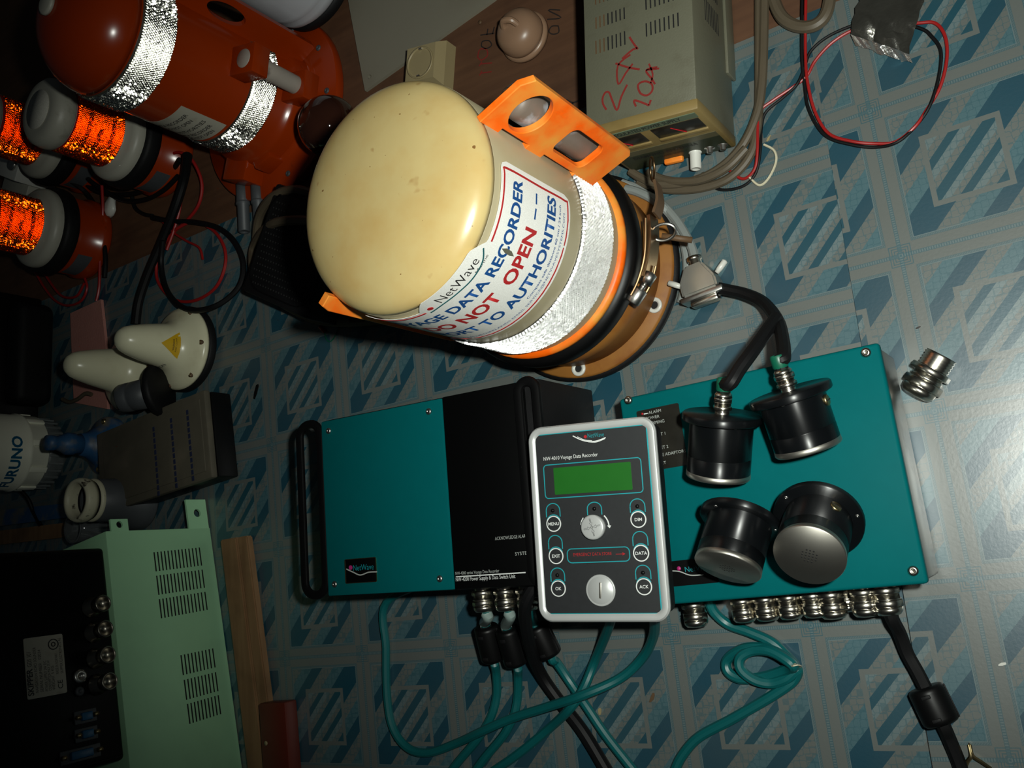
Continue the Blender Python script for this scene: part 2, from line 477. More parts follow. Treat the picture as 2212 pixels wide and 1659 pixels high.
def text(name, s, size, fmap, m, parent, align='LEFT', bold=0.0, width=None, shear=0.0, lift=0.00012, spacing=1.0):
    """printed lettering: flat letter shapes carried onto a surface by fmap(Vector(x, y, h)); cap height = size"""
    cu = bpy.data.curves.new('lettering', 'FONT'); cu.body = s; cu.size = 1.0; cu.align_x = align
    cu.offset = bold; cu.shear = shear; cu.space_character = spacing; cu.resolution_u = 3; cu.fill_mode = 'FRONT'
    ob = bpy.data.objects.new('lettering', cu)
    me0 = ob.to_mesh()
    bm = BM(); bm.from_mesh(me0); ob.to_mesh_clear()
    bpy.data.objects.remove(ob); bpy.data.curves.remove(cu)
    if not bm.verts: return None
    k = size / 0.69
    if width:
        xs = [v.co.x for v in bm.verts]; kx = width / (max(xs) - min(xs))
    else: kx = k
    for v in bm.verts: v.co = fmap(Vector((v.co.x * kx, v.co.y * k, lift)))
    return obj(name, bm, m, parent, smooth=False)

def plane_map(o, ux, uy):
    ux = Vector(ux).normalized(); uy = Vector(uy).normalized(); n = ux.cross(uy); o = Vector(o)
    return lambda v: o + ux * v.x + uy * v.y + n * v.z

def cyl_map(R, ac, zc):
    """wrap x along +angle (counter-clockwise seen from above), y up, z outward"""
    return lambda v: Vector(((R + v.z) * math.cos(ac + v.x / R), (R + v.z) * math.sin(ac + v.x / R), zc + v.y))

def cyl_patch(bm, R, a0, a1, z0, z1, t, seg=40, outline=None):
    """curved label: list of (angle, zlow, zhigh) columns or a plain rectangle"""
    cols = outline or [(a0 + (a1 - a0) * i / seg, z0, z1) for i in range(seg + 1)]
    rows = []
    for a, lo, hi in cols:
        c, s = math.cos(a), math.sin(a)
        rows.append([bm.verts.new((c * (R + h), s * (R + h), z)) for h, z in ((t, lo), (t, hi), (0, hi), (0, lo))])
    for A, B in zip(rows, rows[1:]):
        for k in range(4): bm.faces.new((A[k], A[(k + 1) % 4], B[(k + 1) % 4], B[k]))
    bm.faces.new(rows[0]); bm.faces.new(list(reversed(rows[-1])))
    bmesh.ops.recalc_face_normals(bm, faces=bm.faces[:])
    return bm

def cube_corner_tape(bm, R, a0, a1, z0, z1, L=0.0016, tilt=40, ph=90, jit=0.10):
    """prismatic reflective tape: an array of small mirrored cube corners canted upwards"""
    ti = math.radians(tilt); rng = random.Random(int(R * 1e6) + int(z0 * 1e5))
    t, zz, n = Vector((1, 0, 0)), Vector((0, 1, 0)), Vector((0, 0, 1))
    k = n * math.cos(ti) + zz * math.sin(ti)
    q = k.cross(t)
    E_ = [(k + math.sqrt(2) * (t * math.cos(f) + q * math.sin(f))) / math.sqrt(3) * L for f in (math.radians(ph), math.radians(ph + 120), math.radians(ph + 240))]
    g1 = E_[0] - E_[2]; g2 = E_[1] - E_[0]
    g1, g2 = Vector((g1.x, g1.y)), Vector((g2.x, g2.y))
    width = (a1 - a0) * R; hgt = z1 - z0
    det = g1.x * g2.y - g1.y * g2.x
    ij = []
    for X in (0, width):
        for Y in (0, hgt):
            ij.append(((X * g2.y - Y * g2.x) / det, (g1.x * Y - g1.y * X) / det))
    i0, i1 = int(min(p[0] for p in ij)) - 1, int(max(p[0] for p in ij)) + 2
    j0, j1 = int(min(p[1] for p in ij)) - 1, int(max(p[1] for p in ij)) + 2
    def put(x, y, d):
        a = a0 + x / R
        return bm.verts.new(((R + d) * math.cos(a), (R + d) * math.sin(a), z0 + y))
    for i in range(i0, i1):
        for j in range(j0, j1):
            X, Y = g1.x * i + g2.x * j, g1.y * i + g2.y * j
            if not (0 <= X <= width and 0 <= Y <= hgt): continue
            o = Vector((X, Y, 0.0001))
            J = Euler((rng.gauss(0, jit), rng.gauss(0, jit), rng.gauss(0, jit))).to_matrix()
            e0, e1, e2 = J @ E_[0], J @ E_[1], J @ E_[2]
            c = [o, o + e0, o + e1, o + e2, o + e0 + e1, o + e1 + e2, o + e2 + e0]
            w = [put(p.x, p.y, p.z) for p in c]
            bm.faces.new((w[0], w[1], w[4], w[2])); bm.faces.new((w[0], w[2], w[5], w[3])); bm.faces.new((w[0], w[3], w[6], w[1]))
    return bm

def align(p, q):
    """matrix with origin p and +Z towards q"""
    d = (Vector(q) - Vector(p)).normalized()
    return Matrix.Translation(Vector(p)) @ d.to_track_quat('Z', 'Y').to_matrix().to_4x4()

def hexp(r, n=6): return r

def prismz(bm, r, z0, z1, n=6, M=None, ph=0.0, ch=0.0):
    pr = [(r - ch, z0), (r, z0 + ch), (r, z1 - ch), (r - ch, z1)] if ch else [(r, z0), (r, z1)]
    return lathe(bm, pr, n, (M or Matrix()) @ Matrix.Rotation(ph, 4, 'Z'))

def gland(parent, M, s=1.0, cable_out=True, name='cable_gland'):
    """nickel cable gland along +Z of M: thread, hex body, knurled dome nut"""
    b = BM(); lathe(b, [(.0062 * s, -.004 * s), (.0062 * s, .001 * s), (.0058 * s, .0015 * s), (.0062 * s, .002 * s), (.0058 * s, .0027 * s), (.0062 * s, .0033 * s)], 20, M)
    g = obj(name, b, mNICK, parent)
    b = BM(); prismz(b, .0084 * s, .0033 * s, .0068 * s, 6, M, .3, .0006 * s); obj('hex_body', b, mNICK, g, sharp=20)
    b = BM(); lathe(b, [(.0070 * s, .0068 * s), (.0070 * s, .0092 * s), (.0077 * s, .0094 * s), (.0077 * s, .0100 * s)], 24, M); obj('collar', b, mNICK, g)
    b = BM(); prismz(b, .0086 * s, .0100 * s, .0140 * s, 6, M, .1, .0006 * s)
    lathe(b, [(.0077 * s, .0140 * s), (.0074 * s, .0165 * s), (.0060 * s, .0182 * s), (.0038 * s, .0186 * s), (.0036 * s, .0150 * s), (0, .0150 * s)], 24, M)
    obj('cap_nut', b, mNICK, g, sharp=25)
    return g

def screw(parent, p, r, M=None, m=None, name='screw', up=(0, 0, 1)):
    A = align(p, Vector(p) + Vector(up))
    b = BM(); lathe(b, [(r, 0), (r, r * .35), (r * .75, r * .62), (r * .35, r * .72), (r * .30, r * .45), (0, r * .45)], 16, A)
    return obj(name, b, m or mSTEEL, parent)

def ferrite(name, label, p, q, r, group=None):
    A = align(p, q); L = (Vector(q) - Vector(p)).length
    t = thing(name, label, 'ferrite', A.translation, A.to_3x3(), group)
    b = BM()
    lathe(b, [(r * .55, 0), (r * .85, 0), (r * .98, r * .12), (r, r * .3), (r, L - r * .3), (r * .98, L - r * .12), (r * .85, L), (r * .55, L)], 24)
    obj('shell', b, mBLK, t)
    b = BM()
    bx(b, r * .2, r * 1.03, -r * .06, r * .06, L * .05, L * .95, r * .02); obj('hinge_seam', b, mBLKM, t)
    for z in (.16, .78):
        b = BM(); bx(b, -r * .25, r * .25, r * .86, r * 1.06, L * z, L * (z + .1), r * .05); obj('clip', b, mBLKM, t)
    return t

def cable(name, label, pts, r, m, cat='cable', group=None, seg=10):
    b = BM(); tube(b, pts, r, seg)
    o = obj(name, b, m); return tag(o, label, cat, group)

def pz(lst):
    """pixel,height triples to world points"""
    return [at(x, y, z) for x, y, z in lst]
# ================================================================== SETTING
b = BM(); bx(b, -3.0, 1.6, -2.2, 2.6, -.05, -.0022)
fo = obj('floor', b, mPLY); fo['kind'] = 'structure'; fo['label'] = 'brown plywood floor showing where the blue vinyl stops'; fo['category'] = 'floor'
b = BM(); poly(b, [(-2.6, -2.1), (.5225, -2.1), (.5575, -.3855), (.5735, .1085), (.38, .109), (-.037, .152), (-.5, .16), (-2.6, .2)], -.0022, 0)
vl = obj('vinyl_sheet', b, vinyl('vinyl_print', 0, 0), fo); vl['label'] = 'blue and grey printed vinyl under the equipment'
b = BM(); poly(b, [(.5232, -2.1), (1.55, -2.1), (1.55, .085), (.5735, .1085), (.5582, -.3855)], -.0022, .0004)
vr = obj('vinyl_sheet', b, vinyl('vinyl_print_offset', .00058, .02129), fo); vr['label'] = 'strip of the same vinyl laid with the pattern shifted'
# ================================================================== WHITE DATA RECORDER CAPSULE
AX = Vector((.369, -.0325, 0)); RC = .071
cap = thing('data_recorder_capsule', 'cream domed voyage data recorder capsule standing on a tan flange', 'capsule', AX)
b = BM(); lathe(b, [(0, 0), (.0805, 0), (.0812, .002), (.0812, .0075), (.0800, .009), (.062, .010), (.0, .010)], 72)
fl_ = obj('base_flange', b, mRUST, cap)
b = BM(); lathe(b, [(.0812, .0005), (.0838, .0008), (.0840, .0055), (.0813, .0065)], 72, cap=False); obj('rubber_rim', b, mBLKM, fl_)
def capang(px, py, z):
    p = at(px, py, z) - AX; return math.atan2(p.y, p.x), math.hypot(p.x, p.y)
for px, py in ((1413, 659), (1249, 796)):
    p = at(px, py, .0105) - AX
    b = BM(); lathe(b, [(.0030, 0), (.0030, .0012), (.0056, .0016), (.0060, .0006), (.0060, -.001)], 24, Matrix.Translation((p.x, p.y, .0095)))
    bs = obj('bushing', b, mWHT, cap)
    b = BM(); lathe(b, [(0, .0006), (.0031, .0006)], 20, Matrix.Translation((p.x, p.y, .0095)), cap=False); obj('bolt_hole', b, mDARK, bs)
b = BM(); lathe(b, [(.070, .009), (.0725, .012), (.0728, .030), (.0745, .034), (.0745, .044), (.070, .050)], 72, cap=False)
obj('base_neck', b, mRUST, cap)
b = BM(); lathe(b, [(.0725, .053), (.0770, .055), (.0795, .059), (.0797, .067), (.0780, .0715), (.0735, .073)], 72, cap=False)
obj('clamp_band', b, mBLK, cap)
b = BM(); lathe(b, [(.070, .047), (.0735, .049), (.0735, .054), (.0725, .055)], 72, cap=False)
lathe(b, [(.0725, .071), (.0748, .0735), (.0750, .0775), (.0732, .0788), (.0712, .0795)], 72, cap=False)
obj('orange_rim', b, mORG, cap)
b = BM(); lathe(b, [(.0712, .078), (RC + .0006, .084), (RC, .14), (.0700, .2265), (.0697, .2268)], 72, cap=False)
obj('shell', b, mCREAM2, cap)
b = BM(); th = [PI / 2 * i / 14 for i in range(15)]; n = 2.4
lathe(b, [(.0697 * math.cos(t) ** (2 / n) if t < PI / 2 - 1e-6 else 0, .2268 + .0205 * math.sin(t) ** (2 / n)) for t in th], 72)
obj('dome', b, mCREAM, cap)
# reflective tape round the foot of the shell
b = BM(); cube_corner_tape(b, RC + .0004, math.radians(-125), math.radians(30), .0905, .1290, .0018, 46, 270, .045)
obj('reflective_tape', b, mRETROW, cap, smooth=False)
b = BM(); cyl_patch(b, RC + .0001, math.radians(-125), math.radians(30), .0905, .1315, .0003, 60); obj('tape_backing', b, mALU, cap)
# label
LA0, LA1 = math.radians(-123), math.radians(1); LC = math.radians(-61.5)
cols = []
for i in range(81):
    a = LA0 + (LA1 - LA0) * i / 80
    hi = .2225; lo = .1462
    e = min(a - LA0, LA1 - a) * RC
    if e < .006:
        k = .006 - math.sqrt(max(0, .006 ** 2 - (.006 - e) ** 2)); hi -= k; lo += k
    d = abs(a - LC)
    wl, wh = math.radians(24), math.radians(17)
    if d < wl: hi += .0105 * min(1, (wl - d) / (wl - wh)) ** .8
    cols.append((a, lo, hi))
rl = lambda z: RC if z < .14 else RC - .001 * (z - .14) / .0865
b = BM(); cyl_patch(b, RC + .0001, 0, 0, 0, 0, .0002, outline=cols); lab = obj('label', b, mLAB, cap)
def capmap(deg, z): return cyl_map(RC + .00032, math.radians(deg), z)
b = BM()
def capline(pts, w):
    stroke(b, pts, w, 0, .0002, fmap=capmap(-61.5, 0), n=4)
xa = (LA1 - LA0) * RC / 2 - .0032
capline([(-.028, .2195), (-.05, .2195), (-xa + .004, .2195), (-xa, .2165), (-xa, .18), (-xa, .1525), (-xa + .004, .1492), (-.03, .1490), (0, .1490), (.03, .1490), (xa - .004, .1492), (xa, .1525), (xa, .18), (xa, .2165), (xa - .004, .2195), (.05, .2195), (.031, .2195)], .0013)
obj('red_border', b, mREDT, lab)
text('lettering', 'VOYAGE DATA RECORDER', .0090, capmap(-61.5, .2015), mBLUT, lab, 'CENTER', .03, width=.141)
text('lettering', 'DO NOT  OPEN', .0112, capmap(-64, .1818), mREDT, lab, 'CENTER', .03, width=.100)
text('dashes', '– –', .0105, capmap(-13, .1822), mBLUT, lab, 'CENTER', .02, width=.0155)
text('lettering', 'REPORT TO AUTHORITIES', .0092, capmap(-61.5, .1642), mBLUT, lab, 'CENTER', .03, width=.142)
text('small_print', 'Compass safe distance 60 cm / 24 inch', .0022, capmap(-31, .1578), mBLUT, lab, 'CENTER', .012, width=.062)
text('small_print', 'ROTTERDAM NETHERLANDS EMAIL SERVICE@NETWAVESYSTEMS.COM', .0021, capmap(-61.5, .1528), mBLUT, lab, 'CENTER', .0, width=.130)
text('logo_name', 'NetWave', .0075, capmap(-60, .2210), mBLKP, lab, 'CENTER', -.005, width=.034)
text('logo_name', 'Marine', .0025, capmap(-47.5, .2165), mBLKP, lab, 'CENTER', 0, width=.012)
b = BM(); stroke(b, [(-.026, .2175), (-.016, .2188), (-.004, .2182), (.008, .2170), (.019, .2185), (.026, .2235)], .0010, 0, .0002, fmap=capmap(-61.5, 0)); obj('logo_wave', b, mDTEAL, lab)
b = BM(); poly(b, circ(-.0225, .2222, .0019), 0, .0002)
for v in b.verts: v.co = capmap(-61.5, 0)(v.co)
obj('logo_dot', b, mREDT, lab)
b = BM(); poly(b, [(-.0010, -.006), (.0012, -.002), (.0016, .003), (.0004, .0075), (-.0012, .003), (-.0016, -.002)], 0, .0003)
for v in b.verts: v.co = capmap(-38, .2010)(v.co)
obj('torn_patch', b, mPSU, lab, smooth=False)
# orange lug fins with the cut-outs
def fin(deg, r0, r1, z0, z1, th_, holes=True):
    M = Matrix.Rotation(math.radians(deg), 4, 'Z') @ Matrix.Rotation(PI / 2, 4, 'X')
    h = z1 - z0; w = r1 - r0
    X = lambda f: r0 + w * f
    Z = lambda f: z0 + h * f
    out = [(r0, z0), (X(.93), z0), (r1, Z(.035)), (r1, Z(.955)), (X(.80), z1), (r0, z1), (r0, Z(.86)), (X(.10), Z(.86)), (X(.10), Z(.64)), (r0, Z(.64)), (r0, Z(.50)), (X(.10), Z(.50)), (X(.10), Z(.21)), (r0, Z(.21))]
    hs = [circ(X(.53), Z(.80), w * .37, 32), rrect(X(.23), X(.77), Z(.20), Z(.50), w * .15)]
    b = BM(); holed(b, out, hs if holes else [], -th_ / 2, th_ / 2, M)
    bmesh.ops.bevel(b, geom=[e for e in b.edges if len(e.link_faces) == 2 and e.calc_face_angle(0) > 1.2 and abs(abs((M.inverted().to_3x3() @ (e.verts[0].co - e.verts[1].co)).z)) < 1e-5], offset=.0005, segments=1, affect='EDGES')
    return obj('lifting_lug', b, mORG, cap, sharp=25)
f1 = fin(20, .0695, .107, .105, .231, .0048)
f2 = fin(-138, .0695, .0795, .104, .237, .0050, False)
fm = Matrix.Rotation(math.radians(20), 4, 'Z') @ Matrix.Rotation(PI / 2, 4, 'X')
text('embossed_number', '008-1287-1025', .0042, lambda v: fm @ Vector((.1030 - v.y, .126 + v.x, .0024 + v.z * 2)), mORG, f1, 'LEFT', 0, width=.068)
# locator beacon tube clipped behind the lug
A = Matrix.Rotation(math.radians(28.5), 4, 'Z')
b = BM(); lathe(b, [(0, .10), (.0095, .10), (.0105, .102), (.0105, .205), (.009, .209), (.004, .2105), (0, .2105)], 28, A @ Matrix.Translation((.0865, 0, 0)))
lb = obj('locator_beacon', b, mBROWNT, cap)
b = BM(); lathe(b, [(.0045, .2100), (.0045, .214), (.0030, .2155), (0, .2155)], 16, A @ Matrix.Translation((.0865, 0, 0))); obj('beacon_nut', b, mRUSTD, lb)
# latch with spring bolt and safety pin on the near side
lt = BM()
aL = math.radians(-22)
def onc(a, r, z): return Vector((r * math.cos(a), r * math.sin(a), z))
tube(lt, [onc(math.radians(-34), .083, .068), onc(math.radians(-26), .084, .067), onc(math.radians(-14), .086, .068), onc(math.radians(2), .089, .070)], .0010, 8)
tube(lt, [onc(math.radians(-34), .087, .058), onc(math.radians(-26), .089, .057), onc(math.radians(-18), .090, .057)], .0010, 8)
la = obj('latch_wire', lt, mLATCH, cap)
b = BM(); A = align(onc(math.radians(-37), .083, .062), onc(math.radians(-29), .086, .062)); lathe(b, [(0, 0), (.0048, 0), (.0052, .001), (.0052, .0105), (.004, .0115), (.002, .0115), (.002, .016), (.0044, .016), (.0044, .024), (0, .025)], 20, A); obj('latch_bolt', b, mSTEEL, cap)
b = BM()
S2 = [onc(math.radians(-24 + 4 * i), .0865 + .0005 * i, .060) for i in range(8)]
tube(b, S2, .004, n=4, sec=[(-.0012, -.007), (.0012, -.007), (.0012, .007), (-.0012, .007)]); obj('latch_lever', b, mLATCH, cap)
b = BM(); tube(b, [onc(math.radians(4), .093, .060), onc(math.radians(10), .098, .058), onc(math.radians(18), .1005, .056)], .004, n=5, sec=[(-.001, -.006), (.001, -.006), (.001, .006), (-.001, .006)]); obj('latch_tongue', b, mRUSTD, cap)
pr = onc(math.radians(23), .1035, .060)
b = BM(); tube(b, [pr + Vector((.0065 * math.cos(t) * .8, .0075 * math.sin(t), .009 * math.cos(t))) for t in [2 * PI * i / 12 for i in range(12)]], .0009, 8, n=3, closed=True); obj('pull_ring', b, mLATCH, cap)
pr = onc(math.radians(-4), .0965, .060)
b = BM(); tube(b, [pr + Vector((.0085 * math.cos(t), .0045 * math.sin(t), .004 * math.sin(t))) for t in [2 * PI * i / 12 for i in range(12)]], .0011, 8, n=3, closed=True); obj('pin_ring', b, mSTEEL, cap)
b = BM(); A = align(pr + Vector((-.004, 0, -.006)), pr + Vector((.013, -.0065, -.012))); lathe(b, [(0, 0), (.0022, 0), (.0022, .021), (0, .021)], 12, A); obj('split_pin', b, mRUSTD, cap)

# ================================================================== TEAL DATA COLLECTING UNIT (right)
ZB = .055
un = thing('data_collecting_unit', 'teal lidded metal box carrying the four microphones', 'equipment box', (.4115, -.1455, 0))
BW, BH = .1735, .1415      # local x 0..BW, y 0..-BH
b = BM(); bx(b, .002, BW - .001, -BH + .002, -.002, .002, ZB - .006, .0015); obj('body', b, mRAWM, un)
b = BM(); bx(b, 0, BW, -BH, 0, ZB - .0075, ZB, .0022, 3); lid = obj('lid', b, mTEAL, un)
for px, py in ((1358, 865), (1871, 762), (1973, 1233)):
    p = at(px, py, ZB) - un.location; screw(lid, (p.x, p.y, ZB), .0030, m=mNICK)
def onbox(px, py): p = at(px, py, ZB) - un.location; return p.x, p.y
q = [onbox(1375, 889), onbox(1466, 873), onbox(1482, 1005), onbox(1392, 1017)]
b = BM(); x0, x1 = q[0][0], q[1][0]; y1, y0 = q[0][1], q[2][1]
poly(b, rrect(x0, x1, y0, y1, .0012), ZB - .0002, ZB + .0004); win = obj('indicator_window', b, mSMOKE, lid)
def boxtext(s, px, py, hpx, m=mTXTG, al='LEFT', width=None, par=None):
    x, y = onbox(px, py); hh = hpx * .55 / 1900
    return text('lettering', s, hh, lambda v: Vector((x + v.x, y + v.y, ZB + .0005 + v.z)), m, par or win, al, 0.0, width)
boxtext('ALARM', 1402, 895, 7)
boxtext('POWER', 1396, 908, 7); boxtext('STREAMING', 1391, 921, 7); boxtext('ETHERNET 1', 1392, 948, 7)
boxtext('ETHERNET 2', 1397, 976, 7); boxtext('ACTIVE ADAPTORS', 1407, 990, 7); boxtext('RESET', 1417, 1006, 7)
x, y = onbox(1388, 894); b = BM(); lathe(b, [(.0008, 0), (.0008, .0006), (0, .0008)], 10, Matrix.Translation((x, y, ZB))); obj('alarm_lamp', b, mREDP, win)
x, y = onbox(1390, 895); b = BM(); bx(b, x + .0005, x + .0035, y - .0003, y + .0003, ZB, ZB + .0006); obj('lamp_mark', b, mTXT, win)
q = [onbox(1445, 1213), onbox(1545, 1205), onbox(1553, 1258), onbox(1450, 1266)]
b = BM(); poly(b, rrect(q[0][0] - .002, q[1][0], q[2][1], q[0][1], .001), ZB - .0002, ZB + .0004); lp = obj('logo_plate', b, mBLKA, lid)
x, y = onbox(1480, 1236); text('lettering', 'NetWave', .0034, lambda v: Vector((x + v.x, y + v.y, ZB + .0005 + v.z)), mTEALP, lp, 'LEFT', -.01)
x, y = onbox(1467, 1228); b = BM(); lathe(b, [(.0014, ZB), (.0014, ZB + .0006), (0, ZB + .0006)], 14, Matrix.Translation((x, y, 0))); obj('logo_dot', b, mPINKP, lp)
x, y = onbox(1450, 1233); b = BM(); stroke(b, [(x, y), (x + .006, y - .001), (x + .013, y - .004), (x + .022, y - .0045)], .0007, ZB, ZB + .0006); obj('logo_wave', b, mTXTG, lp)
for px in (1490, 1603, 1653, 1704, 1757, 1797, 1868, 1917):
    p = at(px, 1300, .026) - un.location
    big = px in (1797, 1868, 1917, 1490)
    gland(un, align((p.x, -BH + .0015, .026 if px != 1490 else .020), (p.x, -BH - .03, .026 if px != 1490 else .020)), 1.0 if not big else 1.08)
p = at(1800, 1300, .012) - un.location
for px in (1730, 1830):
    p = at(px, 1300, .011) - un.location; gland(un, align((p.x, -BH + .0015, .011), (p.x, -BH - .03, .011)), .95)

# ================================================================== MICROPHONES
def mic(px, zb, qx, zf, label, back_gland=True, roll=0.0, rf=.0243):
    P, Q = at(*px, zb), at(*qx, zf)
    L = (Q - P).length
    A = align(P, Q) @ Matrix.Rotation(roll, 4, 'Z')
    t = thing('bridge_microphone', label, 'microphone', A.translation, A.to_3x3(), 'black cylindrical microphones on the teal box lid')
    k = rf / .0243
    b = BM(); lathe(b, [(0, .0002), (.0235 * k, .0002), (.0243 * k, .001), (.0243 * k, .0042), (.0237 * k, .0050), (.018, .0052)], 48); fo_ = obj('mounting_flange', b, mMIC, t)
    b = BM(); lathe(b, [(.0195, .0045), (.0195, L * .66), (.0190, L * .665), (.0190, L * .675), (.0195, L * .68), (.0195, L - .0035)], 48, cap=False); obj('housing', b, mMIC, t)
    b = BM(); lathe(b, [(.0186, L - .0042), (.0196, L - .0036), (.0198, L - .0008), (.0192, L), (0, L)], 48); fp = obj('face_plate', b, mALU, t)
    b = BM()
    for i in range(-2, 3):
        for j in range(-2, 3):
            if abs(i) == 2 and abs(j) == 2: continue
            lathe(b, [(.00055, L - .0002), (.00055, L + .00006), (0, L + .00006)], 8, Matrix.Translation((i * .0019, j * .0019, 0)))
    obj('sound_holes', b, mDARK, fp)
    for a in (0.5, 2.6, 4.7):
        screw(fo_, (.0217 * k * math.cos(a), .0217 * k * math.sin(a), .0048), .0011, m=mSTEEL)
    a = 1.15
    b = BM(); S = align((.0188 * math.cos(a), .0188 * math.sin(a), .011), (.03 * math.cos(a), .03 * math.sin(a), .011)); lathe(b, [(.0034, 0), (.0034, .0014), (.0028, .0018), (0, .0018)], 20, S); ss = obj('side_screw', b, mBRASS, t)
    b = BM(); bx(b, -.003, .003, -.0003, .0003, .0017, .0020, M=S); obj('slot', b, mDARK, ss)
    if back_gland: gland(t, Matrix.Rotation(PI, 4, 'X'), .72)
    return t, P, Q
micA, PA, QA = mic((1560, 893), .0835, (1551, 1030), .0745, 'black microphone lying with cable, nearest the indicator window of the teal box', roll=2.4)
micB, PB, QB = mic((1704, 843), .0860, (1747, 970), .0755, 'black microphone lying with cable, furthest back on the teal box lid', roll=-1.0)
micC, PC, QC = mic((1601, 1116), .0790, (1571, 1228), .0965, 'black microphone without cable showing its silver face beside the logo plate', False, roll=3.6)
micD, PD, QD = mic((1769, 1118), .0690, (1748, 1201), .1010, 'black microphone propped up with the full round silver face showing', False, roll=-.4, rf=.0258)

# cables from the steel connector to the two microphones
bA = (PA - QA).normalized(); bB = (PB - QB).normalized()
gA = PA + bA * .013; gB = PB + bB * .013
cable('microphone_cable', 'thick black cable curving from the steel connector to the rear microphone',
      [at(1512, 612, .012), at(1560, 624, .012), at(1612, 636, .014), at(1652, 656, .022), at(1680, 694, .045), at(1691, 738, .074), at(1693, 772, .090), gB + bB * .005, gB], .0043, mBCAB)
cable('microphone_cable', 'shorter black cable branching off to the microphone by the indicator window',
      [at(1677, 686, .050), at(1652, 722, .066), at(1622, 764, .082), at(1597, 798, .090), at(1578, 828, .094), gA + bA * .005, gA], .0043, mBCAB)
for pt, dr in ((gA + bA * .001, bA), (gB + bB * .001, bB)):
    b = BM(); lathe(b, [(.0042, 0), (.0047, .001), (.0047, .007), (.0042, .008)], 16, align(pt, pt + dr), cap=False)
    o = obj('tape_wrap', b, mGRNT); tag(o, 'green tape wrapped on the ' + ('shorter' if dr is bA else 'longer') + ' microphone cable at its gland', 'tape')

# ================================================================== ALARM PANEL
pa = thing('alarm_panel', 'silver framed charcoal alarm panel with green display lying across both teal units', 'control panel',
           (.402, -.2278, .095), Matrix.Rotation(-.077, 3, 'Z') @ Matrix.Rotation(.125, 3, 'Y') @ Matrix.Rotation(.02, 3, 'X'))
PW, PH = .0893, .1282
b = BM(); poly(b, rrect(-PW / 2 + .003, PW / 2 - .003, -PH / 2 + .003, PH / 2 - .003, .006), -.022, -.002); obj('rear_case', b, mBLKM, pa)
b = BM(); sec = [(-.0028, -.004), (.0010, -.004), (.0024, -.0028), (.0026, -.0004), (.0016, .0010), (0, .0014), (-.0018, .0008), (-.0028, 0)]
tube(b, [(x, y, 0) for x, y in rrect(-PW / 2 + .0026, PW / 2 - .0026, -PH / 2 + .0026, PH / 2 - .0026, .0072, 7)], 1, closed=True, smoothp=False, sec=sec); obj('bezel', b, mSILV, pa, sharp=40)
b = BM(); poly(b, rrect(-PW / 2 + .0028, PW / 2 - .0028, -PH / 2 + .0028, PH / 2 - .0028, .005), -.003, 0); face = obj('front_overlay', b, mFACE, pa)
# panel pixels (zoomed print positions) -> local coordinates by bilinear corners
TL, TR, BR, BL = Vector((1137, 925)), Vector((1414.5, 899)), Vector((1450.5, 1341)), Vector((1164, 1345))
def pl(px, py):
    inv = pa.matrix_world.inverted()
    d = RM @ Vector(((px - W / 2) / FPX, -(py - H / 2) / FPX, -1.0))
    o = inv @ CAM; dd = inv.to_3x3() @ d
    p = o + dd * (-o.z / dd.z); return p.x, p.y
bpy.context.view_layer.update()
def zz(x, y): return pl(1100 + x / 3.19, 860 + y / 3.19)      # coordinates read off an enlarged view
def mean_rect(pts):
    c = [zz(*p) for p in pts]
    return (c[0][0] + c[3][0]) / 2, (c[1][0] + c[2][0]) / 2, (c[2][1] + c[3][1]) / 2, (c[0][1] + c[1][1]) / 2
def outline(pts, r, w, m=mTEALP, name='cyan_outline'):
    b = BM(); ring2d(b, rrect(*mean_rect(pts), r), w, 0, .00022); return obj(name, b, m, face, smooth=False)
outline([(170, 252), (944, 188), (1052, 1482), (252, 1490)], .0022, .0008)
outline([(235, 462), (908, 410), (922, 650), (252, 692)], .0024, .0006)
outline([(398, 1042), (828, 1022), (832, 1122), (405, 1136)], .0030, .0006)
b = BM(); x0, x1, y0, y1 = mean_rect([(303, 480), (838, 440), (850, 632), (318, 665)]); poly(b, rrect(x0, x1, y0, y1, .0006), -.0005, .0003); obj('lcd_window', b, mLCD, face)
fmp = lambda x, y: (lambda v: Vector((x + v.x, y + v.y, .0002 + v.z)))
x, y = zz(237, 432); x2, _ = zz(610, 405); text('lettering', 'NW-4010 Voyage Data Recorder', .0024, fmp(x, y), mTXT, face, 'LEFT', 0, width=x2 - x)
x, y = zz(540, 275); x2, _ = zz(652, 265); text('lettering', 'NetWave', .0030, fmp(x, y), mTEALP, face, 'LEFT', -.01, width=x2 - x)
x, y = zz(525, 266); b = BM(); poly(b, circ(x, y, .0011, 16), 0, .0002); obj('logo_dot', b, mREDP, face, smooth=False)
b = BM(); stroke(b, [zz(438, 260), zz(490, 285), zz(540, 298), zz(600, 296), zz(665, 272)], .0007, 0, .0002)
stroke(b, [zz(470, 266), zz(520, 288), zz(570, 293)], .0004, 0, .0002); stroke(b, [zz(545, 302), zz(600, 303), zz(660, 280)], .0004, 0, .0002); obj('logo_wave', b, mTXT, face, smooth=False)
